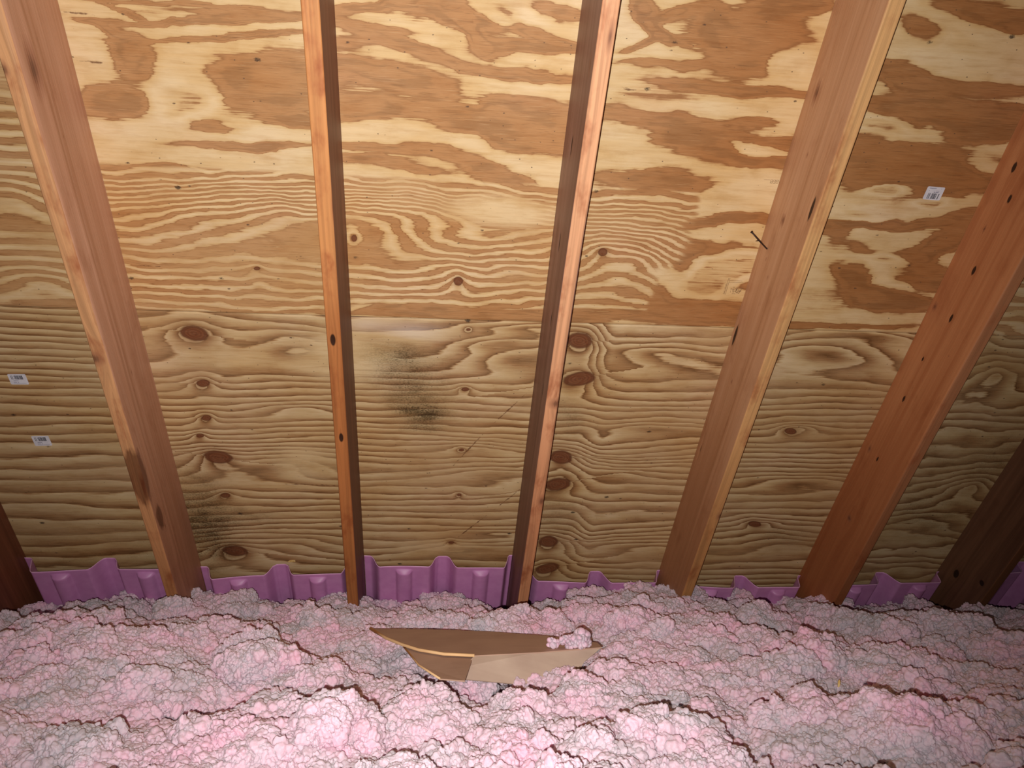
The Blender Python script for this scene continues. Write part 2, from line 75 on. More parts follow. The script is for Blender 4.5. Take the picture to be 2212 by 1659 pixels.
# ---------------------------------------------------------------- object helpers
def link(name, me, mat, parent=None):
    o = bpy.data.objects.new(name, me); COL.objects.link(o)
    if mat is not None: me.materials.append(mat)
    if parent is not None: o.parent = parent
    return o
def tag(o, label, cat, group=None, kind=None):
    if label: o['label'] = label
    if cat: o['category'] = cat
    if group: o['group'] = group
    if kind: o['kind'] = kind
def mesh(name, co, faces, smooth=True, attrs=None):
    me = bpy.data.meshes.new(name)
    co = np.asarray(co, np.float32)
    faces = np.asarray(faces, np.int32)
    me.vertices.add(len(co)); me.vertices.foreach_set('co', co.ravel())
    k = faces.shape[1]
    me.loops.add(faces.size); me.loops.foreach_set('vertex_index', faces.ravel())
    me.polygons.add(len(faces)); me.polygons.foreach_set('loop_start', np.arange(0, faces.size, k, dtype=np.int32))
    me.polygons.foreach_set('use_smooth', np.full(len(faces), smooth))
    if attrs:
        for an, av in attrs.items():
            at = me.attributes.new(an, 'FLOAT', 'POINT'); at.data.foreach_set('value', np.asarray(av, np.float32).ravel())
    me.update(calc_edges=True); me.validate()
    return me
def grid_faces(nu, nv, off=0, flip=False):
    i, j = np.meshgrid(np.arange(nu - 1), np.arange(nv - 1), indexing='ij')
    a = (i * nv + j).ravel() + off
    f = np.stack([a, a + nv, a + nv + 1, a + 1], 1)
    return f[:, ::-1] if flip else f
def bm_mesh(name, bm, smooth=False):
    me = bpy.data.meshes.new(name); bm.normal_update(); bm.to_mesh(me); bm.free()
    for p in me.polygons: p.use_smooth = smooth
    return me
# ---------------------------------------------------------------- node helper
class NT:
    def __init__(s, name):
        s.m = bpy.data.materials.new(name); s.m.use_nodes = True; s.t = s.m.node_tree; s.b = s.t.nodes['Principled BSDF']
    def n(s, typ, ins=None, **kw):
        nd = s.t.nodes.new(typ)
        for k, v in kw.items(): setattr(nd, k, v)
        if ins:
            for k, v in ins.items(): s.put(nd.inputs[k], v)
        return nd
    def put(s, sock, v):
        if isinstance(v, bpy.types.NodeSocket): s.t.links.new(v, sock)
        elif isinstance(v, bpy.types.Node): s.t.links.new(v.outputs[0], sock)
        else: sock.default_value = v
    def math(s, op, a, b=0.0, cc=None, clamp=False):
        nd = s.n('ShaderNodeMath', operation=op, use_clamp=clamp); s.put(nd.inputs[0], a); s.put(nd.inputs[1], b)
        if cc is not None: s.put(nd.inputs[2], cc)
        return nd.outputs[0]
    def attr(s, name): return s.n('ShaderNodeAttribute', attribute_name=name).outputs['Fac']
    def mapr(s, v, a, b, c_=0.0, d=1.0, smooth=False):
        nd = s.n('ShaderNodeMapRange', interpolation_type='SMOOTHSTEP' if smooth else 'LINEAR')
        s.put(nd.inputs['Value'], v)
        for k, q in (('From Min', a), ('From Max', b), ('To Min', c_), ('To Max', d)): s.put(nd.inputs[k], q)
        return nd.outputs[0]
    def ramp(s, v, stops, interp='LINEAR'):
        nd = s.n('ShaderNodeValToRGB'); r = nd.color_ramp; r.interpolation = interp
        while len(r.elements) < len(stops): r.elements.new(0.5)
        for e, (p, col) in zip(r.elements, stops): e.position = p; e.color = (*col, 1) if len(col) == 3 else col
        s.put(nd.inputs[0], v); return nd.outputs[0]
    def mix(s, f, a, b, mode='MIX'):
        nd = s.n('ShaderNodeMix', data_type='RGBA', blend_type=mode)
        s.put(nd.inputs[0], f); s.put(nd.inputs[6], a if not isinstance(a, tuple) else (*a, 1)); s.put(nd.inputs[7], b if not isinstance(b, tuple) else (*b, 1))
        return nd.outputs[2]
    def vec(s, scale, loc=(0, 0, 0), coord='Object'):
        tc = s.n('ShaderNodeTexCoord'); mp = s.n('ShaderNodeMapping', {'Vector': tc.outputs[coord], 'Scale': scale, 'Location': loc}); return mp.outputs[0]
    def noise(s, v, scale=1.0, detail=3.0, rough=0.5, dist=0.0):
        return s.n('ShaderNodeTexNoise', {'Vector': v, 'Scale': scale, 'Detail': detail, 'Roughness': rough, 'Distortion': dist}).outputs['Fac']
    def bump(s, h, strength, dist):
        s.put(s.b.inputs['Normal'], s.n('ShaderNodeBump', {'Height': h, 'Strength': strength, 'Distance': dist}).outputs[0])
def lin(r, g, b):
    f = lambda v: (v / 255.0 / 12.92) if v / 255.0 < 0.04045 else ((v / 255.0 + 0.055) / 1.055) ** 2.4
    return (f(r), f(g), f(b))
# ---------------------------------------------------------------- plywood
def plywood_material(name, cream, brown, edge, pale, seed, sharp=True, FA=0.42):
    t = NT(name)
    feather = t.noise(t.vec((7, 170, 1), (seed, seed * 2, 0)), 1.0, 3.0, 0.6)
    fibre = t.noise(t.vec((14, 420, 1), (seed * 3, seed, 0)), 1.0, 2.0, 0.6)
    big = t.noise(t.vec((2.4, 4.5, 1), (seed, 4, 0)), 1.0, 3.0, 0.55)
    med = t.noise(t.vec((11, 20, 1), (seed, 9, 0)), 1.0, 4.0, 0.6)
    def rough(f, amp):
        f = t.math('ADD', f, t.math('MULTIPLY', t.math('SUBTRACT', feather, 0.5), amp))
        return t.math('ADD', f, t.math('MULTIPLY', t.math('SUBTRACT', med, 0.5), amp * 0.6))
    soft = t.noise(t.vec((5, 11, 1), (seed, 3, 6)), 1.0, 2.0, 0.5)
    # ring bands: slow change from early to late wood, sharp return
    fr = t.math('FRACT', rough(t.attr('fine'), FA))
    va = t.math('MAXIMUM', t.math('SUBTRACT', 1.0, t.math('DIVIDE', fr, 0.86)), t.math('MULTIPLY', t.math('SUBTRACT', fr, 0.88), 9.0))
    if sharp:
        va = t.math('MULTIPLY', t.math('ABSOLUTE', t.math('SUBTRACT', fr, 0.5)), 2.0)
        va = t.math('ADD', 0.5, t.math('MULTIPLY', t.math('SUBTRACT', va, 0.5), t.mapr(soft, 0.38, 0.62, 0.8, 1.4)), clamp=True)
    dk = tuple(x * 0.84 for x in brown); mid = tuple((x + y) / 2 for x, y in zip(brown, cream))
    dk2 = tuple((x + y) / 2 for x, y in zip(brown, edge))
    if sharp: cfa = t.ramp(va, [(0.0, brown), (0.32, tuple(x * 1.04 for x in brown)), (0.42, dk2), (0.47, dk2), (0.53, mid), (0.62, cream), (1.0, pale)])
    else: cfa = t.ramp(va, [(0.0, edge), (0.10, dk2), (0.26, brown), (0.46, mid), (0.68, cream), (1.0, pale)])
    vb = t.math('MULTIPLY', t.math('ABSOLUTE', t.math('SUBTRACT', t.math('FRACT', rough(t.attr('broad'), 0.24)), 0.5)), 2.0)
    vb = t.math('ADD', 0.5, t.math('MULTIPLY', t.math('SUBTRACT', vb, 0.5), t.mapr(soft, 0.36, 0.60, 0.5, 1.5)), clamp=True)
    cfb = t.ramp(vb, [(0.0, dk), (0.12, brown), (0.38, tuple(x * 1.04 for x in brown)), (0.455, dk), (0.49, dk2), (0.53, mid), (0.60, cream), (1.0, pale)])
    faint = t.noise(t.vec((2.2, 7, 1), (seed * 5, 2, 1)), 1.0, 3.0, 0.6)
    cfa = t.mix(t.mapr(faint, 0.40, 0.66, 0.0, 0.62), cfa, tuple((x * 0.55 + y * 0.45) for x, y in zip(brown, cream)))
    m = t.math('ADD', t.attr('blend'), t.math('MULTIPLY', t.math('SUBTRACT', feather, 0.5), 0.4))
    m = t.mapr(m, 0.30, 0.62)
    col = t.mix(m, cfa, cfb)
    mx = t.n('ShaderNodeMix', data_type='FLOAT'); t.put(mx.inputs[0], m); t.put(mx.inputs[2], va); t.put(mx.inputs[3], vb)
    v = mx.outputs[0]
    # dark fibre streaks inside the brown bands
    inb = t.mapr(v, 0.55, 0.40)
    st = t.mapr(fibre, 0.56, 0.72)
    col = t.mix(t.math('MULTIPLY', t.math('MULTIPLY', inb, st), 0.50), col, tuple(x * 0.45 for x in brown))
    col = t.mix(t.math('MULTIPLY', t.mapr(fibre, 0.40, 0.25), 0.28), col, pale)
    tn = t.attr('tone'); inb2 = t.mapr(v, 0.58, 0.46)
    col = t.mix(t.math('MULTIPLY', tn, t.math('ADD', 0.15, t.math('MULTIPLY', inb2, 0.85))), col, t.mix(1.0, col, (0.80, 0.67, 0.55), 'MULTIPLY'))
    grn = t.noise(t.vec((9, 75, 1), (seed, 1, 8)), 1.0, 4.0, 0.65)
    col = t.mix(t.mapr(grn, 0.50, 0.72, 0, 0.65), col, t.mix(1.0, col, (0.80, 0.70, 0.58), 'MULTIPLY'))
    col = t.mix(t.mapr(grn, 0.48, 0.30, 0, 0.45), col, t.mix(1.0, col, (1.12, 1.12, 1.10), 'MULTIPLY'))
    dash = t.noise(t.vec((26, 520, 1), (seed, 5, 8)), 1.0, 2.0, 0.5)
    col = t.mix(t.math('MULTIPLY', t.mapr(dash, 0.66, 0.74), t.math('ADD', 0.12, t.math('MULTIPLY', inb, 0.55))), col, tuple(x * 0.40 for x in brown))
    # slow drift of colour: yellower, pinker, darker patches
    col = t.mix(t.mapr(big, 0.42, 0.68), col, t.mix(1.0, col, (0.95, 0.87, 0.75), 'MULTIPLY'))
    col = t.mix(t.mapr(big, 0.46, 0.28), col, t.mix(1.0, col, (1.0, 0.96, 1.0), 'MULTIPLY'))
    col = t.mix(t.mapr(med, 0.52, 0.75, 0, 0.6), col, t.mix(1.0, col, (0.84, 0.76, 0.66), 'MULTIPLY'))
    # knots
    kd = t.math('ADD', t.attr('knot'), t.math('MULTIPLY', t.math('SUBTRACT', med, 0.5), 0.7))
    kr = t.math('SINE', t.math('MULTIPLY', kd, 26.0))
    kcol = t.mix(t.mapr(kr, -1, 1, 0, 0.5), lin(136, 82, 52), lin(98, 54, 34))
    kcol = t.mix(t.mapr(kd, 0.70, 1.0, 0, 0.6), kcol, lin(86, 48, 30))
    col = t.mix(t.mapr(kd, 1.15, 0.95, 0, 0.92), col, kcol)
    halo = t.math('MULTIPLY', t.mapr(kd, 2.2, 1.05), 0.45)
    col = t.mix(halo, col, t.mix(1.0, col, (0.55, 0.42, 0.32), 'MULTIPLY'))
    # mould and damp
    sp = t.noise(t.vec((150, 220, 1)), 1.0, 3.0, 0.7)
    stn = t.attr('stain')
    col = t.mix(t.math('MULTIPLY', stn, t.mapr(t.math('ADD', t.math('MULTIPLY', sp, 0.55), t.math('MULTIPLY', med, 0.45)), 0.46, 0.60, 0.06, 0.8), clamp=True), col, t.mix(1.0, col, (0.34, 0.33, 0.30), 'MULTIPLY'))
    col = t.mix(t.math('MULTIPLY', stn, -1.0, clamp=True), col, lin(236, 222, 208))
    col = t.mix(t.math('MULTIPLY', stn, 0.40, clamp=True), col, t.mix(1.0, col, (0.50, 0.50, 0.46), 'MULTIPLY'))
    # cracks and scratches
    mk = t.math('ADD', t.attr('mark'), t.math('MULTIPLY', t.math('SUBTRACT', t.noise(t.vec((60, 90, 1)), 1.0, 3.0), 0.5), 0.010))
    col = t.mix(t.mapr(mk, 0.0035, 0.0015, 0, 0.8), col, lin(96, 54, 30))
    # small dark pits
    def pits(sx, sy, off, thr, dens, cc):
        vv = t.n('ShaderNodeTexVoronoi', {'Vector': t.vec((sx, sy, 0.0), (off, off * 2, 0)), 'Scale': 1.0, 'Randomness': 1.0})
        dd = t.math('ADD', vv.outputs['Distance'], t.math('MULTIPLY', t.math('SUBTRACT', t.noise(t.vec((200, 300, 1)), 1.0, 2.0), 0.5), thr * 1.2))
        sel = t.math('GREATER_THAN', t.n('ShaderNodeSeparateColor', {'Color': vv.outputs['Color']}).outputs[0], 1 - dens)
        return t.math('MULTIPLY', t.mapr(dd, thr, thr * 0.5), sel), cc
    for args in ((6.0, 9.5, 3.1, 0.062, 0.85, (0.035, 0.022, 0.014)), (14, 26, 7.7, 0.08, 0.32, (0.09, 0.05, 0.03)), (60, 90, 1.7, 0.16, 0.10, (0.12, 0.07, 0.04))):
        mk_, cc = pits(*args); col = t.mix(t.math('MULTIPLY', mk_, 0.85), col, cc)
    t.put(t.b.inputs['Base Color'], col)
    t.b.inputs['Roughness'].default_value = 0.62
    t.b.inputs['Specular IOR Level'].default_value = 0.3
    h = t.math('ADD', t.math('MULTIPLY', v, 0.6), t.math('MULTIPLY', fibre, 0.5))
    t.bump(h, 0.5, 0.0007 if sharp else 0.0014)
    return t.m
def blobs(X, S, tab, p=1.0, soft=1.0):
    f = np.zeros_like(X)
    for cx, cs, ax, as_, bx, bs, amp in tab:
        det = ax * bs - as_ * bx
        dx = X - cx; ds = S - cs
        u = (dx * bs - ds * bx) / det; v = (ax * ds - as_ * dx) / det
        q = u * u + v * v
        f += amp * np.exp(-0.75 * q ** p)
    return f
def knots(X, S, tab):
    d = np.full_like(X, 9.0); ring = np.zeros_like(X); defl = np.zeros_like(X)
    for cx, cs, ax, as_, bx, bs, amp in tab:
        det = ax * bs - as_ * bx
        dx = X - cx; ds = S - cs
        u = (dx * bs - ds * bx) / det; v = (ax * ds - as_ * dx) / det
        q = np.sqrt(u * u + v * v)
        d = np.minimum(d, q)
        sz = math.hypot(bx, bs)
        ring += amp * 3.2 * np.exp(-(np.sqrt((u + 0.25) ** 2 + v * v * 0.8) / 1.7) ** 1.3)
        defl += -np.sign(v) * sz * 1.0 * np.exp(-np.abs(v) / 2.2 - np.abs(u) / 3.0) * amp
    return d, ring, defl
def segdist(X, S, tab):
    d = np.full_like(X, 1.0)
    for x0, s0, x1, s1 in tab:
        dx, ds = x1 - x0, s1 - s0; L = dx * dx + ds * ds
        t = np.clip(((X - x0) * dx + (S - s0) * ds) / L, 0, 1)
        taper = 0.003 * np.abs(t - 0.5) * 2
        d = np.minimum(d, np.hypot(X - x0 - t * dx, S - s0 - t * ds) + taper)
    return d
def sstep(x, a, b):
    t = np.clip((x - a) / (b - a), 0, 1); return t * t * (3 - 2 * t)
def phase(S, tab):
    tab = np.array(tab); return np.interp(S, tab[:, 0], tab[:, 1])
THK = 0.0127
def sheet(x0, x1, s0, s1, fields, mat, parent, step=0.005):
    nx = int((x1 - x0) / step) + 1; ns = int((s1 - s0) / step) + 1
    xs = np.linspace(x0, x1, nx); ss = np.linspace(s0, s1, ns)
    X, S = np.meshgrid(xs, ss, indexing='ij')
    at = fields(X, S)
    edge = 0.0015
    Z = np.zeros_like(X)
    Z[0, :] = Z[-1, :] = Z[:, 0] = Z[:, -1] = -edge
    co = np.stack([X.ravel(), S.ravel(), Z.ravel()], 1)
    f = grid_faces(nx, ns)
    n0 = len(co)
    # back and sides (outer rim)
    rim = np.concatenate([np.arange(ns), np.arange(1, nx) * ns + ns - 1, (nx - 1) * ns + np.arange(ns - 2, -1, -1), np.arange(nx - 2, 0, -1) * ns])
    back = co[rim].copy(); back[:, 2] = -THK
    k = len(rim); i = np.arange(k); j = (i + 1) % k
    side = np.stack([rim[i], rim[j], n0 + j, n0 + i], 1)
    co = np.concatenate([co, back, [[(x0 + x1) / 2, (s0 + s1) / 2, -THK]]])
    cap = np.stack([n0 + i, n0 + j, np.full(k, n0 + k), np.full(k, n0 + k)], 1)[:, :3]
    faces4 = np.concatenate([f, side])
    ex = {kk: np.concatenate([vv.ravel(), vv.ravel()[rim], [0.0]]) for kk, vv in at.items()}
    me = mesh('plywood_sheet', co, faces4, False, ex)
    o = link('plywood_sheet', me, mat, parent)
    return o
def pack(fine, broad, blend, knot, stain, mark, tone=None): return dict(tone=(np.zeros_like(fine) if tone is None else tone), fine=fine, broad=broad, blend=blend, knot=knot, stain=stain, mark=mark)
def warp(X, S, a, seed, fx=2.2, fs=5.0):
    return X + a * 1.8 * fbm(X * fx, S * fs, seed), S + a * fbm(X * fx, S * fs, seed + 50) + a * 0.25 * fbm(X * fx * 5, S * fs * 3, seed + 90)
def f_up_mid(X, S):
    Xw, Sw = warp(X, S, 0.026, 3, 4.5, 10.0)
    B = blobs(Xw, Sw, UPPER_BLOBS, 1.25)
    broad = 0.06 + 0.50 * np.clip(B, -1.0, 1.15) + 0.17 * fbm(X * 3.5, S * 13, 11, 4)
    broad = np.clip(broad, -0.22, 0.70)
    Xv, Sv = warp(X, S, 0.030, 8, 2.6, 5.0)
    fine = phase(Sv, PH_UP) + 1.1 * fbm(X * 2.3, S * 6, 21) + 0.30 * fbm(X * 9, S * 26, 23)
    # cathedral fans between the second and third rafters
    fine = fine + 5.0 * np.exp(-(((Xv - 0.60) / 0.42) ** 2 + ((Sv + 0.93) / 0.10) ** 2))
    fine = fine + 3.2 * np.exp(-(((Xv - 1.42) / 0.15) ** 2 + ((Sv + 1.03) / 0.11) ** 2))
    fine = fine - 2.0 * np.exp(-(((Xv - 0.95) / 0.16) ** 2 + ((Sv + 0.99) / 0.06) ** 2))
    d, ring, defl = knots(X, S, UPPER_KNOTS)
    fine = fine + ring
    m = sstep(S, -0.845, -0.79)
    m = np.maximum(m, sstep(X + 0.10 * fbm(X * 5, S * 7, 40), 1.48, 1.62))
    m = np.maximum(m, sstep(S + 0.02 * fbm(X * 3, S * 9, 44), -1.195, -1.225) * sstep(X, 0.55, 0.70))
    m = np.maximum(m, 0.75 * np.exp(-(((X - 1.05) / 0.2) ** 2 + ((S + 0.90) / 0.06) ** 2)))
    return pack(fine, broad, m, d, np.zeros_like(X), segdist(X, S, UPPER_MARKS), 0.9 * sstep(X + 0.15 * fbm(X * 2, S * 4, 55), 1.1, 1.9) + 0.25 * sstep(S, -0.9, -0.5) * 0)
def f_low_mid(X, S):
    Xv, Sv = warp(X, S, 0.016, 61, 1.8, 6.0)
    d, ring, defl = knots(X, S, LOWER_KNOTS)
    B = blobs(Xv, Sv, LOWER_BLOBS, 0.85)
    fine = phase(Sv + defl, PH_LOW) + 0.95 * fbm(X * 1.5, S * 7, 71, 3) + 0.16 * fbm(X * 8, S * 40, 73) + B + ring
    # column of knots by the third rafter bends the grain into steep waves
    for xc, sc_, aa in ((1.44, -1.36, 2.6), (1.47, -1.76, 1.6), (1.50, -2.22, 2.2)):
        fine = fine - aa * sstep(X, xc - 0.10, xc) * np.exp(-((S - sc_) / 0.14) ** 2) * np.exp(-np.clip(X - xc, 0, 9) / 0.5)
    broad = 0.04 + 0.28 * fbm(X * 2.2, S * 12, 77) + 0.20 * ring
    m = 0.72 * np.exp(-(((X - 0.62) / 0.22) ** 2 + ((S + 1.40) / 0.13) ** 2))
    m = np.maximum(m, 0.6 * np.exp(-(((X - 0.45) / 0.16) ** 2 + ((S + 1.86) / 0.12) ** 2)))
    m = np.maximum(m, 0.5 * np.exp(-(((X - 0.9) / 0.3) ** 2 + ((S + 2.30) / 0.10) ** 2)))
    return pack(fine, broad, m, d, blobs(X, S, STAINS, 1.0), segdist(X, S, LOWER_MARKS))
def f_left_up(X, S):
    Xv, Sv = warp(X, S, 0.020, 81, 2.2, 5.0)
    fine = phase(Sv, PH_LEFT_UP) + 0.5 * fbm(X * 2, S * 7, 85) + 1.3 * np.exp(-(((X + 0.23) / 0.09) ** 2 + ((S + 0.93) / 0.05) ** 2)) + 1.2 * np.exp(-(((X + 0.22) / 0.10) ** 2 + ((S + 1.17) / 0.05) ** 2))
    z = np.zeros_like(X)
    return pack(fine, z, z, z + 9, z, z + 1)
def f_left_low(X, S):
    Xv, Sv = warp(X, S, 0.010, 91, 1.6, 6.0)
    fine = phase(Sv, PH_LEFT_LOW) + 0.75 * fbm(X * 1.4, S * 7, 95) + 0.12 * fbm(X * 8, S * 40, 96)
    z = np.zeros_like(X)
    return pack(fine, z, z, z + 9, 0.25 * sstep(S, -2.0, -2.4) + z, z + 1)
def f_right(X, S):
    Xv, Sv = warp(X, S, 0.045, 101, 2.4, 5.0)
    fine = phase(Sv, PH_RIGHT) + 1.4 * fbm(X * 2.2, S * 6, 105) + 0.2 * fbm(X * 9, S * 30, 106)
    fine = fine + 3.0 * np.exp(-np.hypot((X - 2.78) / 0.10, (S + 1.42) / 0.07)) + 3.0 * np.exp(-np.hypot((X - 2.95) / 0.09, (S + 1.95) / 0.08))
    z = np.zeros_like(X)
    return pack(fine, z, z, z + 9, 0.6 * blobs(X, S, STAINS, 1.0), z + 1)
ply_a = plywood_material('plywood_golden', lin(218, 186, 134), lin(184, 138, 92), lin(142, 94, 52), lin(228, 202, 158), 1.3)
ply_b = plywood_material('plywood_weathered', lin(206, 178, 132), lin(170, 130, 88), lin(120, 84, 50), lin(220, 196, 154), 4.1, False, 0.34)
deck = bpy.data.objects.new('ceiling', None); COL.objects.link(deck); deck.matrix_world = FRAME; deck['kind'] = 'structure'
SEAM = -1.2575; G = 0.0012
up_mid = sheet(0.0 + G, 2.4384 - G, SEAM + G, 0.10, f_up_mid, ply_a, deck)
sheet(0.0 + G, 2.4384 - G, -2.98, SEAM - G, f_low_mid, ply_b, deck)
sheet(-1.25, -G, SEAM + G, 0.10, f_left_up, ply_a, deck, 0.007)
sheet(-1.25, -G, -2.98, SEAM - G, f_left_low, ply_b, deck, 0.007)
sheet(2.4384 + G, 4.3, SEAM + G, 0.10, f_right, ply_a, deck, 0.008)
sheet(2.4384 + G, 4.3, -2.98, SEAM - G, f_right, ply_b, deck, 0.007)
t = NT('mill_stamp_ink'); t.put(t.b.inputs['Base Color'], t.ramp(t.noise(t.vec((260, 260, 1))), [(0.40, lin(96, 66, 40)), (0.6, lin(150, 108, 70))])); t.b.inputs['Roughness'].default_value = 0.8; M_stamp = t.m
for cx_, cs_, bars_ in STAMPS:
    bm = bmesh.new()
    for x0_, x1_, y0_, y1_ in bars_:
        q = [(x0_, y0_), (x1_, y0_), (x1_, y1_), (x0_, y1_)]
        lo = [bm.verts.new((cx_ + a_, cs_ + b_, 0.0001)) for a_, b_ in q]; hi = [bm.verts.new((cx_ + a_, cs_ + b_, 0.0004)) for a_, b_ in q]
        bm.faces.new(hi)
        for i in range(4): bm.faces.new([lo[i], lo[(i + 1) % 4], hi[(i + 1) % 4], hi[i]])
    link('ink_stamp', bm_mesh('ink_stamp', bm), M_stamp, up_mid)['label'] = 'faded dark ink stamp on the plywood'
# ---------------------------------------------------------------- rafters
def rafter_material(name, base, light, dark, face_light, seed, face_mix=1.0, SK=0.24):
    t = NT(name)
    u = t.attr('around'); g = t.attr('grain')
    tc = t.n('ShaderNodeTexCoord'); sep = t.n('ShaderNodeSeparateXYZ', {'Vector': tc.outputs['Object']})
    cv = t.n('ShaderNodeCombineXYZ', {'X': t.math('MULTIPLY', g, 1.0), 'Y': t.math('MULTIPLY', sep.outputs[1], 1.0), 'Z': seed})
    def ns(sc, det, rough=0.55):
        mp = t.n('ShaderNodeMapping', {'Vector': cv.outputs[0], 'Scale': sc}); return t.noise(mp.outputs[0], 1.0, det, rough)
    broad = ns((26, 1.3, 1), 3); streak = ns((120, 2.0, 1), 3, 0.5); fine = ns((700, 12, 1), 2)
    blot = ns((14, 7, 1), 4, 0.6)
    col = t.mix(t.mapr(broad, 0.30, 0.70), dark, base)
    col = t.mix(t.mapr(streak, 0.48, 0.76, 0, SK), col, light)
    col = t.mix(t.mapr(streak, 0.46, 0.26, 0, SK), col, dark)
    col = t.mix(t.mapr(fine, 0.45, 0.25, 0, 0.25), col, dark)
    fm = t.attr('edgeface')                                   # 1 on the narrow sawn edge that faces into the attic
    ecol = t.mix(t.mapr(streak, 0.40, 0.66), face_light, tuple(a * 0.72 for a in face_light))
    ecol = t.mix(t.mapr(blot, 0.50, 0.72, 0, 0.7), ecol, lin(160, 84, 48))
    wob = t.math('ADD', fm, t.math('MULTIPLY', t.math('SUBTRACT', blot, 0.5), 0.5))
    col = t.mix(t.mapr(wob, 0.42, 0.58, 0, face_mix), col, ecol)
    col = t.mix(t.mapr(blot, 0.56, 0.80, 0, 0.55), col, t.mix(1.0, col, (0.62, 0.45, 0.36), 'MULTIPLY'))
    hb = t.math('MULTIPLY', t.attr('heart_falloff'), t.mapr(broad, 0.25, 0.6, 0.75, 1.0))
    col = t.mix(hb, col, t.mix(1.0, col, (0.66, 0.50, 0.40), 'MULTIPLY'))  # heartwood red, with the flash's falloff multiplied into the colour
    k = t.attr('knot')
    kw = t.math('ADD', k, t.math('MULTIPLY', t.math('SUBTRACT', streak, 0.5), 1.2))
    kc = t.mix(t.mapr(kw, 0.1, 0.6), lin(78, 44, 32), lin(146, 92, 66))
    col = t.mix(t.mapr(kw, 1.25, 0.35, 0, 0.75), col, kc)
    h_ = t.attr('hole'); col = t.mix(t.mapr(h_, 1.15, 0.85, 0, 0.95), col, lin(38, 20, 14))
    sd = t.math('ADD', t.attr('stain'), t.math('MULTIPLY', t.math('SUBTRACT', blot, 0.5), 1.6))
    col = t.mix(t.mapr(sd, 1.2, 0.9, 0, 0.85), col, t.mix(1.0, col, (0.32, 0.25, 0.22), 'MULTIPLY'))
    t.put(t.b.inputs['Base Color'], col)
    t.b.inputs['Roughness'].default_value = 0.55; t.b.inputs['Specular IOR Level'].default_value = 0.35
    t.bump(t.math('ADD', streak, t.math('MULTIPLY', fine, 0.5)), 0.35, 0.002)
    return t.m
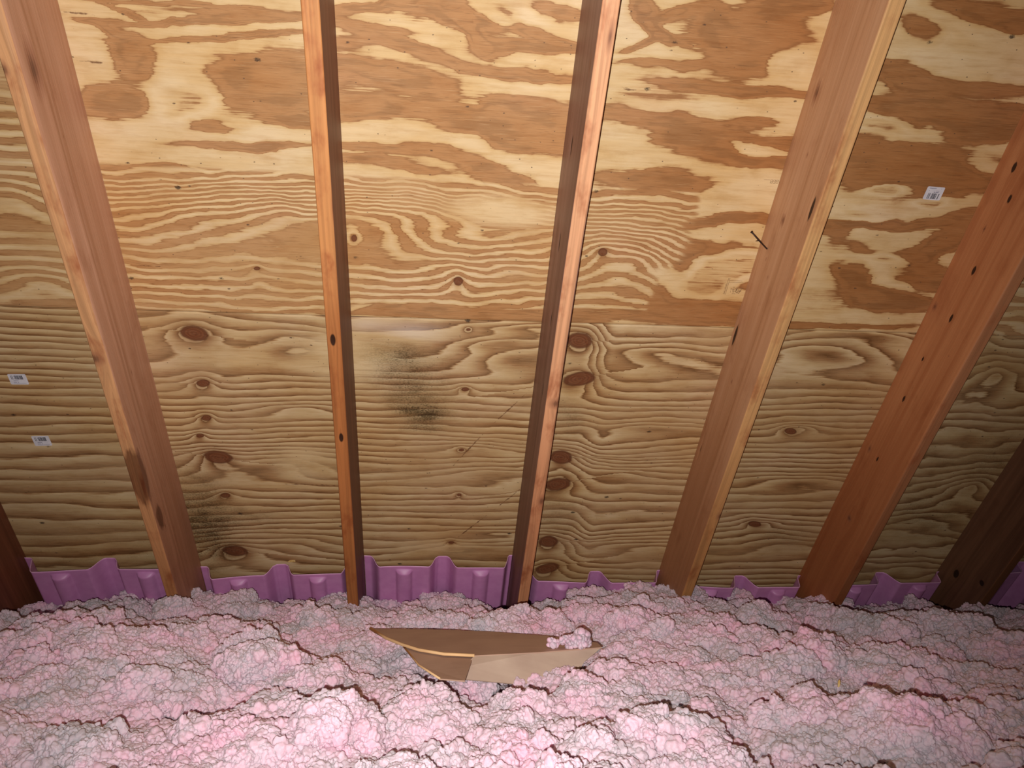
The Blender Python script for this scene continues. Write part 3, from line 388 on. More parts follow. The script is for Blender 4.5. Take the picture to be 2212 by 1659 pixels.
# redder heartwood plus flash falloff painted into the wood towards the eave end: amount, from s, to s
HEART_FALLOFF = {-1: (0.8, 0.0, -0.5), 0: (0.75, -1.2, -2.3), 1: (0.85, -0.90, -1.15), 2: (0.7, -0.9, -2.0), 3: (0.8, -1.1, -2.1), 4: (0.75, -1.3, -2.3), 5: (0.4, -1.0, -2.0)}
def make_rafter(k, mat, s0, s1, label, rad=0.004, bow=0.0, wane=0.0, ridge=None):
    hw, dp = HT, DEPTH
    prof = []                                              # (x, n, around, edge)
    n1 = 40
    for i in range(n1): prof.append((-hw, 0.0 + (dp - rad) * i / n1))
    for i in range(5):
        a = math.pi / 2 * i / 5; prof.append((-hw + rad - rad * math.cos(a), dp - rad + rad * math.sin(a)))
    for i in range(11): prof.append((-hw + rad + (2 * hw - 2 * rad) * i / 10, dp))
    for i in range(1, 6):
        a = math.pi / 2 * i / 5; prof.append((hw - rad + rad * math.sin(a), dp - rad + rad * math.cos(a)))
    for i in range(1, n1 + 1): prof.append((hw, (dp - rad) * (1 - i / n1)))
    prof = np.array(prof); m = len(prof)
    seg = np.hypot(*np.diff(prof, axis=0).T); ar = np.concatenate([[0], np.cumsum(seg)]); ar -= ar[-1] / 2
    L = s1 - s0; ny = int(L / 0.006)
    ys = np.linspace(0, L, ny)
    Y, I = np.meshgrid(ys, np.arange(m), indexing='ij')
    PX = prof[I, 0]; PN = prof[I, 1]; AR = ar[I]
    deep = sstep(PN, 0.02, 0.2)
    PXd = PX + bow * deep * vn(Y * 0.9, Y * 0 + k * 3.7, 7 + k) 
    onb = (np.abs(PX) < hw - 1e-6) | (PN > dp - rad)
    PNd = PN + np.where(onb, 0.0015 * vn(Y * 2.1, Y * 0 + k, 90 + k), 0)
    # wane: the corner towards the viewer is knocked off irregularly
    if wane:
        sgn = 1.0 if wane > 0 else -1.0
        cut = abs(wane) * np.clip(0.5 + 0.8 * vn(Y * 1.7, Y * 0 + k * 5, 33 + k), 0, 1)
        corner = np.clip(1 - (np.abs(PX - sgn * hw) + np.abs(PN - dp)) / (cut * 2 + 1e-6), 0, 1)
        PXd = PXd - sgn * cut * corner * 0.7; PNd = PNd - cut * corner * 0.7
    knot = np.full(Y.shape, 9.0); hole = np.full(Y.shape, 9.0); stain = np.full(Y.shape, 9.0); warpu = np.zeros(Y.shape)
    dent = np.zeros(Y.shape)
    for kk, face, s, q, rl, rw, kind, amp in RAFTER_MARKS:
        if kk != k: continue
        ac = {'L': -(hw + dp) + q, 'B': q, 'R': hw + dp - q}[face]
        du = (AR - ac) / rw; dy = (Y - (s - s0)) / rl
        r = np.hypot(du, dy)
        if kind == 'k':
            knot = np.minimum(knot, r * (1.35 - 0.35 * amp) / max(amp, 0.4) * 0.9)
        elif kind == 'h':
            hole = np.minimum(hole, r * 1.15 / max(amp, 0.4)); dent += np.exp(-r * r) * min(0.003, rw * 0.4)
        else: stain = np.minimum(stain, r)
        warpu += np.sign(du) * rw * 0.9 * np.exp(-np.abs(du) * 0.6 - dy * dy * 0.15)
    if ridge:                                             # a raised, wandering grain ridge along one side
        uc, ht_, sg = ridge
        ur = AR - sg * uc - 0.006 * vn(Y * 2.3, Y * 0 + 4, 611 + k)
        dent -= ht_ * np.exp(-np.abs(ur) / 0.010) * (0.6 + 0.4 * vn(Y * 1.5, Y * 0, 77)) * (AR * sg > hw + 0.01)
        dent -= 0.5 * ht_ * np.exp(-np.abs(ur - 0.025) / 0.006) * (AR * sg > hw + 0.01)
    nx_ = np.zeros(Y.shape); nn_ = np.zeros(Y.shape)
    nx_ = np.where(PX <= -hw + 1e-6, 1.0, np.where(PX >= hw - 1e-6, -1.0, 0.0)); nn_ = np.where(nx_ == 0, -1.0, 0.0)
    PXd = PXd + nx_ * dent; PNd = PNd + nn_ * dent
    edgef = np.clip(1.0 - (np.abs(AR) - hw + 0.001) / 0.003, 0, 1)
    grain = AR + 0.008 * fbm(Y * 1.1, AR * 6 + k * 9, 300 + k) - warpu
    co = np.stack([PXd.ravel(), Y.ravel(), PNd.ravel()], 1)
    f = grid_faces(ny, m)
    # end caps
    caps = []
    n0 = len(co)
    co = np.concatenate([co, [[0, 0, dp / 2]], [[0, L, dp / 2]]])
    ex = {}
    for nm, vv in dict(around=AR, grain=grain, knot=knot, hole=hole, stain=stain, edgeface=edgef, heart_falloff=HEART_FALLOFF.get(k, (0, 0, 1))[0] * sstep(Y + s0, HEART_FALLOFF.get(k, (0, 0, 1))[1], HEART_FALLOFF.get(k, (0, 0, 1))[2])).items():
        ex[nm] = np.concatenate([vv.ravel(), [0, 0]])
    me = mesh('rafter', co[:n0], f, True, {a: b[:n0] for a, b in ex.items()})
    bm = bmesh.new(); bm.from_mesh(me); bm.verts.ensure_lookup_table()
    bm.faces.new([bm.verts[i] for i in range(m)][::1]); bm.faces.new([bm.verts[n0 - m + i] for i in range(m)][::-1])
    bm.faces.new([bm.verts[i] for i in (0, m - 1, n0 - 1, n0 - m)]) if False else None
    bmesh.ops.recalc_face_normals(bm, faces=bm.faces); bm.to_mesh(me); bm.free()
    o = link('rafter', me, mat)
    o.matrix_world = Matrix.Translation(W(k * PITCH, s0, 0.0005)) @ FRAME.to_3x3().to_4x4()
    tag(o, label, 'rafter', 'roof rafters under the plywood')
    return o
RM = [
 (-1, ('rafter_wood_far_left', lin(150, 96, 72), lin(176, 122, 92), lin(112, 66, 46), lin(176, 112, 70), 1.1, 0.5), 'dark sliver of a wooden rafter at the far left, left of the leftmost purple baffle', {}),
 (0, ('rafter_wood_left', lin(208, 158, 128), lin(226, 186, 160), lin(188, 136, 104), lin(216, 160, 110), 2.3, 0.95), 'thick leaning rafter at left, knotty at its top and dark stained low down', dict(bow=0.002, wane=0.006, ridge=(0.085, 0.0045, 1))),
 (1, ('rafter_wood_narrow_orange', lin(150, 104, 86), lin(172, 128, 112), lin(120, 78, 62), lin(206, 142, 86), 3.7, 1.0), 'narrow upright rafter with orange edge, dark right side and two notch-like knot holes', {}),
 (2, ('rafter_wood_narrow_pale', lin(164, 126, 112), lin(190, 152, 136), lin(128, 92, 78), lin(232, 172, 128), 4.9, 1.0), 'narrow rafter with brown-grey left side, pale edge and red-brown bark streak', dict(wane=0.005)),
 (3, ('rafter_wood_bent_nail', lin(206, 158, 120), lin(224, 182, 146), lin(186, 134, 94), lin(216, 166, 108), 5.2, 0.9), 'slanting rafter holding a bent nail, yellow right edge and scratched pinkish left side', dict(bow=0.001, ridge=(0.10, 0.003, -1))),
 (4, ('rafter_wood_many_knots', lin(200, 134, 88), lin(218, 158, 108), lin(176, 108, 66), lin(176, 120, 84), 6.6, 0.7), 'wide reddish slanting rafter peppered with small dark knots, right of the barcode sticker', {}),
 (5, ('rafter_wood_far_right', lin(132, 94, 70), lin(152, 112, 86), lin(100, 66, 48), lin(140, 92, 60), 7.4, 0.6), 'dim brown rafter at lower right edge, beside the rightmost purple baffles', {}),
 (6, ('rafter_wood_far_right_b', lin(132, 94, 70), lin(152, 112, 86), lin(100, 66, 48), lin(140, 92, 60), 8.4, 0.6), None, {}),
]
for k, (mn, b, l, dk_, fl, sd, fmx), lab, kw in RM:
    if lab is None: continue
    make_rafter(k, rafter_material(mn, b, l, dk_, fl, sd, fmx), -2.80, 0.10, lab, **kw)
# ---------------------------------------------------------------- bent nail in the fourth rafter
def tube(name, pts, rads, mat, parent=None, seg=10, capped=True):
    pts = [Vector(p) for p in pts]; bm = bmesh.new(); rings = []
    for i, p in enumerate(pts):
        d = (pts[min(i + 1, len(pts) - 1)] - pts[max(i - 1, 0)]).normalized()
        a = d.orthogonal().normalized() if i == 0 else (prev - d * prev.dot(d)).normalized()
        prev = a; b = d.cross(a)
        rings.append([bm.verts.new(p + (a * math.cos(2 * math.pi * j / seg) + b * math.sin(2 * math.pi * j / seg)) * rads[i]) for j in range(seg)])
    for i in range(len(rings) - 1):
        for j in range(seg): bm.faces.new([rings[i][j], rings[i][(j + 1) % seg], rings[i + 1][(j + 1) % seg], rings[i + 1][j]])
    if capped: bm.faces.new(rings[0][::-1]); bm.faces.new(rings[-1])
    bmesh.ops.recalc_face_normals(bm, faces=bm.faces)
    return link(name, bm_mesh(name, bm, True), mat, parent)
t = NT('rusty_steel'); t.put(t.b.inputs['Base Color'], t.ramp(t.noise(t.vec((300, 300, 300))), [(0.3, (0.02, 0.012, 0.01)), (0.7, (0.07, 0.035, 0.022))]))
t.b.inputs['Roughness'].default_value = 0.6; t.b.inputs['Metallic'].default_value = 0.4; M_nail = t.m
xs_ = 3 * PITCH - HT
nail = bpy.data.objects.new('bent_nail', None); COL.objects.link(nail); nail.location = W(xs_, -0.954, 0.052)
def rel(v): return v - nail.location
NP = [W(xs_ + 0.006, -0.957, 0.0515), W(xs_ - 0.002, -0.9525, 0.0523), W(1.7774, -0.9276, 0.0555), W(1.7469, -0.9013, 0.0600)]
bpy.context.view_layer.update()
tube('shank', [rel(p) for p in NP], [0.0022, 0.0022, 0.0022, 0.0019], M_nail, nail)
d_ = (NP[-1] - NP[-2]).normalized()
tube('nail_head', [rel(NP[-1]), rel(NP[-1] + d_ * 0.0018)], [0.0034, 0.0034], M_nail, nail, 14)
tube('splinter', [rel(NP[2]), rel((NP[2] * 0.6 + W(1.7642, -0.9266, 0.062) * 0.4)), rel(W(1.7642, -0.9266, 0.062))], [0.0014, 0.0012, 0.0004], M_nail, nail, 6)
tag(nail, 'dark bent nail sticking out of the slanting rafter with the yellow edge', 'nail')
# ---------------------------------------------------------------- barcode stickers
t = NT('sticker_paper'); t.put(t.b.inputs['Base Color'], t.ramp(t.noise(t.vec((60, 60, 60))), [(0.3, lin(214, 212, 220)), (0.7, lin(228, 226, 232))])); t.b.inputs['Roughness'].default_value = 0.5; M_stk = t.m
t = NT('sticker_ink'); t.put(t.b.inputs['Base Color'], t.ramp(t.noise(t.vec((90, 90, 90))), [(0.3, (0.02, 0.02, 0.03)), (0.7, (0.04, 0.04, 0.06))])); M_ink = t.m
t = NT('sticker_faint_ink'); t.put(t.b.inputs['Base Color'], t.ramp(t.noise(t.vec((90, 90, 90))), [(0.3, (0.22, 0.22, 0.30)), (0.7, (0.3, 0.3, 0.4))])); M_ink2 = t.m
def sticker(cs, label, flip):
    P = np.array(cs); cen = P.mean(0)
    e = bpy.data.objects.new('barcode_sticker', None); COL.objects.link(e)
    e.matrix_world = Matrix.Translation(W(cen[0], cen[1], 0.0)) @ FRAME.to_3x3().to_4x4()
    ax = ((P[1] - P[0]) + (P[2] - P[3])) / 4; ay = ((P[0] - P[3]) + (P[1] - P[2])) / 4
    # keep it a true rectangle
    ay = np.array([-ax[1], ax[0]]) / np.hypot(*ax) * np.hypot(*ay)
    def at(u, v, z): q = ax * u + ay * v; return (q[0], q[1], z)
    bm = bmesh.new(); ring = []
    for cx, cy, a0 in ((1, 1, 0), (-1, 1, 90), (-1, -1, 180), (1, -1, 270)):
        for i in range(5):
            a = math.radians(a0 + 22.5 * i); ring.append((cx * 0.86 + 0.14 * math.cos(a), cy * 0.82 + 0.18 * math.sin(a)))
    top = [bm.verts.new(at(u, v, 0.0012)) for u, v in ring]; bot = [bm.verts.new(at(u, v, 0.0004)) for u, v in ring]
    bm.faces.new(top); bm.faces.new(bot[::-1])
    for i in range(len(ring)): bm.faces.new([bot[i], bot[(i + 1) % 20], top[(i + 1) % 20], top[i]])
    link('paper_label', bm_mesh('paper_label', bm), M_stk, e)
    def quads(name, qs, mat):
        bm = bmesh.new()
        for u0, u1, v0, v1 in qs:
            lo = [bm.verts.new(at(*q, 0.00125)) for q in ((u0, v0), (u1, v0), (u1, v1), (u0, v1))]; hi = [bm.verts.new(at(*q, 0.0014)) for q in ((u0, v0), (u1, v0), (u1, v1), (u0, v1))]
            bm.faces.new(hi)
            for i in range(4): bm.faces.new([lo[i], lo[(i + 1) % 4], hi[(i + 1) % 4], hi[i]])
        link(name, bm_mesh(name, bm), mat, e)
    rnd = random.Random(4); bars = []
    if flip: v0, v1, ul, ur = -0.85, 0.0, -0.62, 0.66
    else: v0, v1, ul, ur = 0.0, 0.75, -0.72, 0.62
    u = ul
    while u < ur:
        wd = rnd.choice((0.02, 0.035, 0.06, 0.02)); bars.append((u, min(u + wd, ur), v0, v1)); u += wd + rnd.choice((0.02, 0.03, 0.05))
        if flip and (-0.36 < u < -0.28): u += 0.12
        if flip and (0.36 < u < 0.42): u += 0.16
        if not flip and (-0.52 < u < -0.46): u += 0.12
    quads('barcode', bars, M_ink)
    if flip: ln = [(-0.75, 0.05, 0.72, 0.80), (0.60, 0.68, 0.70, 0.78), (-0.10, 0.0, 0.34, 0.38), (0.10, 0.48, 0.36, 0.42), (-0.08, 0.10, 0.14, 0.22), (0.15, 0.48, 0.14, 0.24), (-0.70, -0.6, 0.36, 0.40)]
    else: ln = [(-0.55, 0.0, -0.30, -0.22), (-0.62, -0.25, -0.62, -0.54), (-0.15, -0.02, -0.62, -0.54), (-0.65, 0.75, -0.80, -0.76)]
    quads('printed_text', ln, M_ink2)
    tag(e, label, 'sticker', 'barcode stickers on the plywood')
sticker(STICKERS[0], 'white barcode sticker on brown plywood between the two right slanting rafters', True)
sticker(STICKERS[1], 'upper of two small white barcode stickers on plywood at the left edge', False)
sticker(STICKERS[2], 'lower of two small white barcode stickers on plywood left of the leaning rafter', False)
# ---------------------------------------------------------------- purple ventilation baffles
t = NT('purple_plastic'); n1_ = t.noise(t.vec((30, 30, 30)), 1.0, 3.0)
t.put(t.b.inputs['Base Color'], t.ramp(n1_, [(0.3, lin(196, 130, 180)), (0.7, lin(206, 142, 190))]))
t.b.inputs['Roughness'].default_value = 0.42; t.b.inputs['Specular IOR Level'].default_value = 0.4
spk = t.noise(t.vec((700, 700, 700)), 1.0, 2.0); t.bump(spk, 0.12, 0.001); M_baf = t.m
t = NT('purple_plastic_cut_edge'); t.put(t.b.inputs['Base Color'], t.ramp(t.noise(t.vec((80, 80, 80))), [(0.3, lin(226, 172, 206)), (0.7, lin(238, 190, 216))])); M_cut = t.m
def baffle(k, stop, label, tilt=0.0, seed=0, hv=0.085, flip=False):
    x0 = k * PITCH + HT + 0.002; wd = PITCH - 2 * HT - 0.004
    key = [(0.0, .012), (.055, .014), (.098, 1), (.445, 1), (.485, .016), (.565, .016), (.61, 1), (.945, 1), (.965, .014), (1.0, .012)]
    if flip: key = [(1 - a, b) for a, b in key[::-1]]
    def off(u):
        us = [q[0] for q in key]; vs = [hv if q[1] == 1 else q[1] for q in key]
        y = 0
        for du in (-.014, -.007, 0, .007, .014): y += np.interp(np.clip(u + du, 0, 1), us, vs) / 5
        return y
    nu = 160; us = np.linspace(0, 1, nu)
    Ld = 0.40; nv = 70; vs = np.linspace(0, 1, nv)
    Uu, Vv = np.meshgrid(us, vs, indexing='ij')
    rs = np.random.RandomState(seed + 5)
    O = off(Uu) * (1 + 0.04 * np.sin(Uu * 9 + seed))
    O = O + 0.007 * np.sin(Uu * 5 + seed) * (O > 0.03)
    # half-round stiffening dimples in the two flat panels
    for uc, hw_ in ((0.27, 0.052), (0.78, 0.052)):
        if flip: uc = 1 - uc
        r = np.clip(1 - ((Uu - uc) / hw_) ** 2, 0, 1) ** 0.5
        on = sstep(Vv * Ld, 0.020, 0.024)
        O = O + 0.024 * r * on
    S_ = stop + tilt * (Uu - 0.5) - Vv * Ld + (O - hv) * 0.25
    X_ = x0 + Uu * wd
    th = 0.0012
    a = np.stack([X_, S_, O + th / 2], -1).reshape(-1, 3); b = np.stack([X_, S_, O - th / 2], -1).reshape(-1, 3)
    co = np.concatenate([a, b]); n = nu * nv
    org = W(x0 + wd / 2, stop, 0.0)
    wco = np.array([list(FRAME @ Vector(p) - org) for p in co])
    fa = grid_faces(nu, nv, 0); fb = grid_faces(nu, nv, n, True)
    rim = np.concatenate([np.arange(nv), np.arange(1, nu) * nv + nv - 1, (nu - 1) * nv + np.arange(nv - 2, -1, -1), np.arange(nu - 2, 0, -1) * nv])
    rj = np.roll(rim, -1)
    me = mesh('vent_baffle', wco, np.concatenate([fa, fb, np.stack([rim, rj, rj + n, rim + n], 1)]), True)
    o = link('vent_baffle', me, M_baf); o.location = org
    tag(o, label, 'baffle', 'purple vent baffles between the rafters')
    # pale rolled lip along the cut top edge
    pts = [tuple(FRAME @ Vector((x0 + u * wd, float(S_[i, 0]) + 0.0006, float(O[i, 0]))) - org) for i, u in enumerate(us)]
    tube('top_lip', pts, [0.0013] * nu, M_cut, o, 6)
baffle(-1, -2.315, 'purple vent baffle in the leftmost bay, left of the thick leaning rafter', 0.0, 1, 0.085)
baffle(0, -2.355, 'purple vent baffle between thick leaning rafter and narrow orange-edged rafter, mostly buried at left', 0.03, 2, 0.085)
baffle(1, -2.310, 'tallest purple vent baffle, framed by the two narrow upright rafters', 0.0, 3, 0.085)
baffle(2, -2.405, 'purple vent baffle right of narrow pale-edged rafter, half hidden by a pink mound', 0.0, 4, 0.085, False)
baffle(3, -2.440, 'purple vent baffle between the nail rafter and the many-knotted rafter, peeking above the fluff', -0.01, 5, 0.085, False)
baffle(4, -2.425, 'purple vent baffle right of the many-knotted rafter, with curled right lip', 0.0, 6, 0.085, False)
baffle(5, -2.36, 'purple vent baffle cut off by the right edge, beyond the dim rafter', 0.0, 7, 0.085, False)
# ---------------------------------------------------------------- attic floor under the insulation
t = NT('floor_board'); t.put(t.b.inputs['Base Color'], t.ramp(t.noise(t.vec((9, 9, 9))), [(0.3, (0.30, 0.22, 0.15)), (0.7, (0.4, 0.3, 0.2))])); M_floor = t.m
bm = bmesh.new(); bmesh.ops.create_cube(bm, size=1.0)
for v_ in bm.verts: v_.co = Vector((v_.co.x * 7.0 + 1.2, v_.co.y * 5.0 + 0.95, v_.co.z * 0.02 - 0.26))
fl = link('floor', bm_mesh('floor', bm), M_floor); fl['kind'] = 'structure'
# ---------------------------------------------------------------- blown insulation
def lumps(x, y, sc, seed, p=2.0):
    """domed cells: 0 in the creases, 1 on the crowns"""
    X_, Y_ = x * sc, y * sc; ix = np.floor(X_); iy = np.floor(Y_); best = np.full(x.shape, 9.0)
    for di in (-1, 0, 1):
        for dj in (-1, 0, 1):
            cx = ix + di + _h(ix + di, iy + dj, seed); cy = iy + dj + _h(ix + di, iy + dj, seed + 7)
            best = np.minimum(best, (X_ - cx) ** 2 + (Y_ - cy) ** 2)
    return np.clip(1 - best, 0, 1)
SIL = SILHOUETTE
def terrain(x, y):
    px = np.array([q[0] for q in SIL]); pz = np.array([q[1] for q in SIL])
    back = np.interp(x, px, pz) - BACK
    z = 0.050 * fbm(x * 2.1 + 3, y * 2.6, 501, 3) + 0.055 * (lumps(x + 0.06 * vn(x * 5, y * 5, 1), y + 0.06 * vn(x * 5, y * 5, 2), 4.2, 511) - 0.5)
    wb = sstep(y, 2.35, 2.85)
    z = z * (1 - 0.85 * wb) - 0.02 * (1 - wb) + back * wb
    for cx, cy, rx, ry, hh in MOUNDS:
        z = z + hh * np.exp(-(((x - cx) / rx) ** 2 + ((y - cy) / ry) ** 2))
    z = z + 0.020 * (lumps(x, y, 8.0, 521) - 0.5)
    return z
nx_, ny_ = 360, 160
gx = np.linspace(-1.45, 4.35, nx_); gv = np.linspace(0, 1, ny_)
GX, GV = np.meshgrid(gx, gv, indexing='ij')
GY = 0.55 + GV * (3.085 - 0.55)
GZ = terrain(GX, GY)
me = mesh('blown_insulation', np.stack([GX, GY, GZ], -1).reshape(-1, 3), grid_faces(nx_, ny_), True)
def fluff_material():
    t = NT('pink_fibreglass')
    geo = t.n('ShaderNodeNewGeometry'); pos = geo.outputs['Position']
    inf = t.n('ShaderNodeObjectInfo')
    rnd_ = t.attr('puffrand'); rnd_nd = t.n('ShaderNodeAttribute', attribute_name='puffrand', attribute_type='INSTANCER'); rnd_ = rnd_nd.outputs['Fac']
    def nz(s, d=3.0, off=(0, 0, 0)):
        mp = t.n('ShaderNodeMapping', {'Vector': pos, 'Location': off}); return t.noise(mp.outputs[0], s, d, 0.6)
    patch = nz(5.5, 2.5); patch2 = nz(13.0, 2.0, (5, 2, 1)); fz = nz(160.0, 3.0); fz2 = nz(620.0, 2.0)
    v = t.math('ADD', t.math('MULTIPLY', patch, 0.85), t.math('ADD', t.math('MULTIPLY', patch2, 0.30), t.math('MULTIPLY', rnd_, 0.07)))
    col = t.ramp(v, [(0.42, lin(190, 178, 184)), (0.54, lin(212, 190, 199)), (0.65, lin(228, 192, 205)), (0.78, lin(234, 182, 200))])
    col = t.mix(t.mapr(fz, 0.55, 0.75, 0, 0.25), col, lin(250, 232, 238))
    col = t.mix(t.mapr(nz(11.0, 2.0, (9, 9, 3)), 0.58, 0.74, 0, 0.55), col, lin(176, 162, 166))
    t.put(t.b.inputs['Base Color'], col)
    t.b.inputs['Roughness'].default_value = 0.9; t.b.inputs['Specular IOR Level'].default_value = 0.12
    t.b.inputs['Sheen Weight'].default_value = 0.15
    t.b.inputs['Subsurface Weight'].default_value = 0.6; t.b.inputs['Subsurface Radius'].default_value = (1.0, 0.62, 0.66); t.b.inputs['Subsurface Scale'].default_value = 0.012
    t.bump(t.math('ADD', t.math('MULTIPLY', fz, 1.0), t.math('MULTIPLY', fz2, 0.4)), 0.4, 0.003)
    return t.m
M_fluff = fluff_material()
t = NT('fresh_pink_fibreglass'); t.put(t.b.inputs['Base Color'], t.ramp(t.noise(t.vec((60, 60, 60)), 1.0, 3.0), [(0.35, lin(232, 184, 204)), (0.65, lin(244, 202, 218))])); t.b.inputs['Roughness'].default_value = 0.9
t.b.inputs['Subsurface Weight'].default_value = 0.6; t.b.inputs['Subsurface Radius'].default_value = (1.0, 0.62, 0.66); t.b.inputs['Subsurface Scale'].default_value = 0.01; t.bump(t.noise(t.vec((400, 400, 400)), 1.0, 3.0), 0.4, 0.002); M_tuft = t.m
ins = link('blown_insulation', me, M_fluff)
tag(ins, 'pink blown fibreglass insulation heaped over the whole attic floor', 'insulation', None, 'stuff')
def puff_nodes():
    g = bpy.data.node_groups.new('puffs', 'GeometryNodeTree')
    g.interface.new_socket('Geometry', in_out='INPUT', socket_type='NodeSocketGeometry'); g.interface.new_socket('Geometry', in_out='OUTPUT', socket_type='NodeSocketGeometry')
    N = g.nodes.new; L = g.links.new
    gi = N('NodeGroupInput'); go = N('NodeGroupOutput')
    def mad(src, mul, add):
        m = N('ShaderNodeMath'); m.operation = 'MULTIPLY_ADD'; L(src, m.inputs[0]); m.inputs[1].default_value = mul
        if hasattr(add, 'name') and not isinstance(add, float): L(add, m.inputs[2])
        else: m.inputs[2].default_value = add
        return m.outputs[0]
    def sq(src):
        m = N('ShaderNodeMath'); m.operation = 'MULTIPLY'; L(src, m.inputs[0]); L(src, m.inputs[1]); return m.outputs[0]
    def shape(sub, lobes, i, mtl=True):
        ico = N('GeometryNodeMeshIcoSphere'); ico.inputs['Radius'].default_value = 1.0; ico.inputs['Subdivisions'].default_value = sub
        nrm = N('GeometryNodeInputNormal'); acc = lobes[0]
        for scl, amp in lobes[1]:
            vo = N('ShaderNodeTexVoronoi'); vo.voronoi_dimensions = '4D'; vo.feature = 'F1'; vo.inputs['Scale'].default_value = scl; vo.inputs['W'].default_value = 3.3 * i + scl
            acc = mad(sq(vo.outputs['Distance']), -amp, acc)
        no = N('ShaderNodeTexNoise'); no.noise_dimensions = '4D'; no.inputs['Scale'].default_value = lobes[2]; no.inputs['Detail'].default_value = 2.0; no.inputs['W'].default_value = 2.1 * i
        acc = mad(no.outputs[0], lobes[3], acc)
        sc = N('ShaderNodeVectorMath'); sc.operation = 'SCALE'; L(nrm.outputs[0], sc.inputs[0]); L(acc, sc.inputs['Scale'])
        sp = N('GeometryNodeSetPosition'); L(ico.outputs[0], sp.inputs['Geometry']); L(sc.outputs[0], sp.inputs['Offset'])
        sm = N('GeometryNodeSetShadeSmooth'); L(sp.outputs[0], sm.inputs[0])
        mt = N('GeometryNodeSetMaterial'); mt.inputs['Material'].default_value = M_fluff; L(sm.outputs[0], mt.inputs[0])
        return mt.outputs[0]
    clump = N('GeometryNodeGeometryToInstance'); nod = N('GeometryNodeGeometryToInstance')
    for i in range(6): L(shape(4, (0.34, ((1.25, 0.95), (2.7, 0.40)), 3.0, 0.15), i), clump.inputs[0])
    for i in range(6): L(shape(4, (0.10, ((1.5, 0.75),), 3.6, 0.50), i + 9), nod.inputs[0])
    def rv(dt, mn, mx, seed):
        r = N('FunctionNodeRandomValue'); r.data_type = dt; r.inputs['Seed'].default_value = seed
        if dt == 'FLOAT_VECTOR': r.inputs[0].default_value = mn; r.inputs[1].default_value = mx; return r.outputs[0]
        if dt == 'FLOAT': r.inputs[2].default_value = mn; r.inputs[3].default_value = mx; return r.outputs[1]
        r.inputs[4].default_value = mn; r.inputs[5].default_value = mx; return r.outputs[2]
    def scatter(src, inst, dens, smin, smax, off, seed, flat=None):
        ds = N('GeometryNodeDistributePointsOnFaces'); ds.inputs['Density'].default_value = dens; ds.inputs['Seed'].default_value = seed
        L(src, ds.inputs['Mesh'])
        spp = N('GeometryNodeSetPosition'); L(ds.outputs['Points'], spp.inputs['Geometry']); L(rv('FLOAT_VECTOR', off[0], off[1], seed + 1), spp.inputs['Offset'])
        io = N('GeometryNodeInstanceOnPoints'); L(spp.outputs[0], io.inputs['Points']); L(inst, io.inputs['Instance'])
        io.inputs['Pick Instance'].default_value = True; L(rv('INT', 0, 5, seed + 2), io.inputs['Instance Index'])
        L(rv('FLOAT_VECTOR', (0, 0, 0), (0.35, 0.35, 6.28) if flat else (6.28, 6.28, 6.28), seed + 3), io.inputs['Rotation'])
        L(rv('FLOAT_VECTOR', (smin, smin, smin * (flat or 1)), (smax, smax, smax * (flat or 1)), seed + 4), io.inputs['Scale'])
        st = N('GeometryNodeStoreNamedAttribute'); st.domain = 'INSTANCE'; st.data_type = 'FLOAT'; st.inputs['Name'].default_value = 'puffrand'
        L(io.outputs[0], st.inputs['Geometry']); L(rv('FLOAT', 0.0, 1.0, seed + 5), st.inputs['Value'])
        return st.outputs[0]
    d, a_, b_, off = CLUMPS
    cl = scatter(gi.outputs[0], clump.outputs[0], d, a_, b_, off, 3, 0.50)
    rl = N('GeometryNodeRealizeInstances'); L(cl, rl.inputs[0])
    jb = N('GeometryNodeJoinGeometry'); L(gi.outputs[0], jb.inputs[0]); L(rl.outputs[0], jb.inputs[0])
    out = N('GeometryNodeJoinGeometry'); L(jb.outputs[0], out.inputs[0])
    for d, a_, b_, off, sd in NODULES: L(scatter(jb.outputs[0], nod.outputs[0], d, a_, b_, off, sd), out.inputs[0])
    L(out.outputs[0], go.inputs[0])
    return g
md = ins.modifiers.new('puffs', 'NODES'); md.node_group = puff_nodes()
# ---------------------------------------------------------------- cardboard scrap
def card_material(name, a, b):
    t = NT(name); fl_ = t.noise(t.vec((4, 120, 30)), 1.0, 2.0); bl = t.noise(t.vec((9, 9, 9)), 1.0, 4.0)
    t.put(t.b.inputs['Base Color'], t.mix(t.mapr(t.math('ADD', t.math('MULTIPLY', bl, 0.8), t.math('MULTIPLY', fl_, 0.2)), 0.35, 0.65), a, b))
    t.b.inputs['Roughness'].default_value = 0.7; t.bump(fl_, 0.1, 0.001); return t.m
M_card = card_material('brown_cardboard', lin(172, 138, 118), lin(186, 152, 130))
M_cardg = card_material('greyed_cardboard', lin(178, 152, 134), lin(196, 172, 152))
M_cedge = card_material('cardboard_cut_edge', lin(226, 182, 130), lin(236, 196, 146))
card = bpy.data.objects.new('cardboard_scrap', None); COL.objects.link(card); card.location = (1.02, 2.05, 0.03)
CO = card.location.copy()
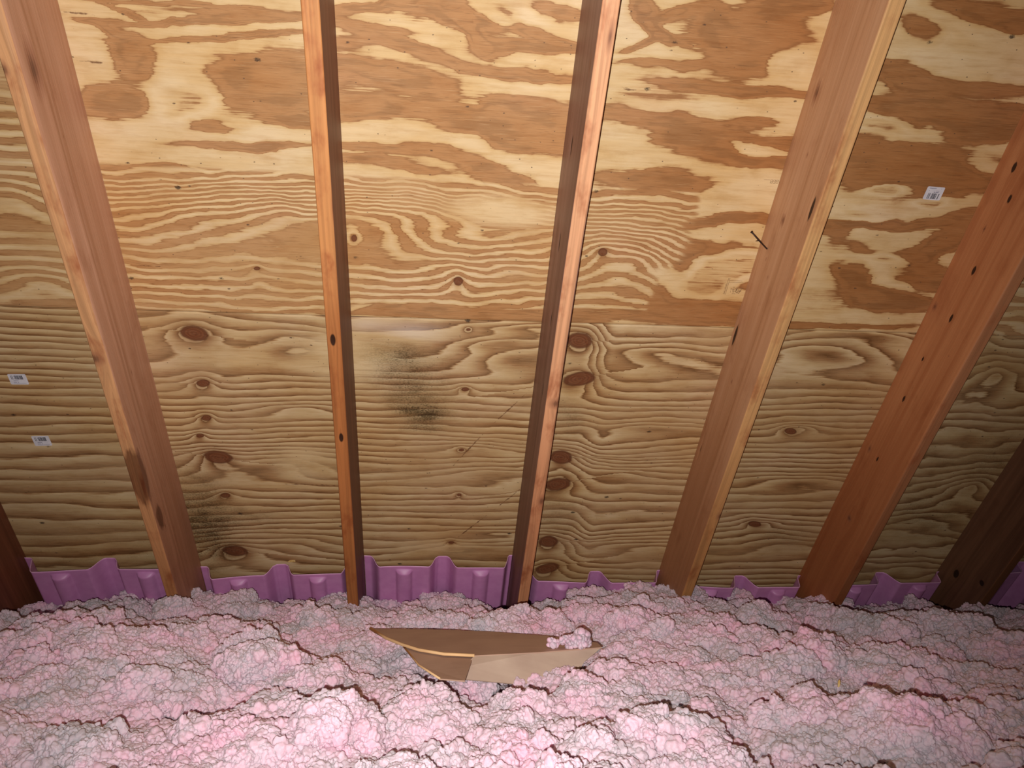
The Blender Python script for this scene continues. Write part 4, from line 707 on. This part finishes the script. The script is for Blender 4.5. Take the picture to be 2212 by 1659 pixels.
def plate(name, poly, th, mat, sag=None):
    """poly: world points in order (roughly planar); thick plate, triangulated finely enough"""
    bm = bmesh.new(); P = [Vector(p) - CO for p in poly]
    nrm = Vector((0, 0, 0)); cen = sum(P, Vector()) / len(P)
    for i in range(len(P)): nrm += (P[i] - cen).cross(P[(i + 1) % len(P)] - cen)
    nrm.normalize()
    if nrm.z < 0: nrm = -nrm
    a = [bm.verts.new(p) for p in P]; b = [bm.verts.new(p - nrm * th) for p in P]
    bm.faces.new(a); bm.faces.new(b[::-1])
    for i in range(len(P)): bm.faces.new([a[i], b[i], b[(i + 1) % len(P)], a[(i + 1) % len(P)]])
    bmesh.ops.recalc_face_normals(bm, faces=bm.faces)
    return link(name, bm_mesh(name, bm), mat, card)
C_ = CARD
plate('top_panel', C_['top'], 0.003, M_card)
plate('folded_flap', C_['flap'], 0.003, M_cardg)['label'] = 'pale greyish flap bent down at the front'
plate('under_flap', C_['under'], 0.003, M_card)
for nm, pl, rr in (('torn_edge', C_['edge1'], 0.0038), ('torn_edge', C_['edge2'], 0.0022)):
    tube(nm, [Vector(p) - CO for p in pl], [rr] * len(pl), M_cedge, card, 8)['label'] = 'light tan cut edge'
tag(card, 'folded scrap of brown cardboard half sunk in the pink insulation', 'cardboard')
# tuft of fluff resting on the cardboard
def fluff_tuft(name, cen, blobs_, label, cat):
    bm = bmesh.new(); rnd = random.Random(8)
    for bx, by, bz, r in blobs_:
        for q in range(int(9 * (r / 0.012) ** 2)):
            d0 = Vector((rnd.gauss(0, 1), rnd.gauss(0, 1), rnd.gauss(0, 1))).normalized()
            pc = Vector((bx, by, bz)) + d0 * r * 0.55; rr = r * rnd.uniform(0.36, 0.60)
            sx = [rnd.uniform(0.8, 1.3) for _ in range(3)]; vs_ = bmesh.ops.create_icosphere(bm, subdivisions=3, radius=1.0)['verts']
            cc_ = np.array([list(v_.co) for v_ in vs_])
            h_ = fbm(cc_[:, 0] * 1.6 + cc_[:, 2] + q * 7, cc_[:, 1] * 1.6 - cc_[:, 2] * 0.6, 31, 2)
            for v_, hh_ in zip(vs_, h_): v_.co = Vector((v_.co.x * sx[0], v_.co.y * sx[1], v_.co.z * sx[2])) * rr * (1 + 0.22 * hh_) + pc
    o = link(name, bm_mesh(name, bm, True), M_tuft); o.location = cen
    tag(o, label, cat); return o
fluff_tuft('insulation_tuft', TUFT['loc'], TUFT['blobs'], 'small bright pink tuft of fluff lying on the brown cardboard', 'insulation tuft')
# ---------------------------------------------------------------- little debris
t = NT('yellow_wood_chip'); t.put(t.b.inputs['Base Color'], t.ramp(t.noise(t.vec((200, 60, 60))), [(0.3, lin(214, 160, 70)), (0.7, lin(240, 214, 150))])); M_chip = t.m
def chip(name, cen, ax, bx, th, label, cat, mat):
    bm = bmesh.new(); ax = Vector(ax); bx = Vector(bx); nn = ax.cross(bx).normalized() * th
    prof = [(-1, -.5), (-.3, -.9), (.6, -.7), (1, .1), (.5, .8), (-.4, 1), (-1, .4)]
    lo = [bm.verts.new(ax * u + bx * v - nn * 0.5) for u, v in prof]; hi = [bm.verts.new(ax * u * .92 + bx * v * .9 + nn * (0.5 + 0.5 * math.sin(u * 3))) for u, v in prof]
    bm.faces.new(hi); bm.faces.new(lo[::-1])
    for i in range(7): bm.faces.new([lo[i], lo[(i + 1) % 7], hi[(i + 1) % 7], hi[i]])
    bmesh.ops.recalc_face_normals(bm, faces=bm.faces)
    o = link(name, bm_mesh(name, bm), mat); o.location = cen; tag(o, label, cat); return o
for args in CHIPS: chip('wood_chip', *args, M_chip)
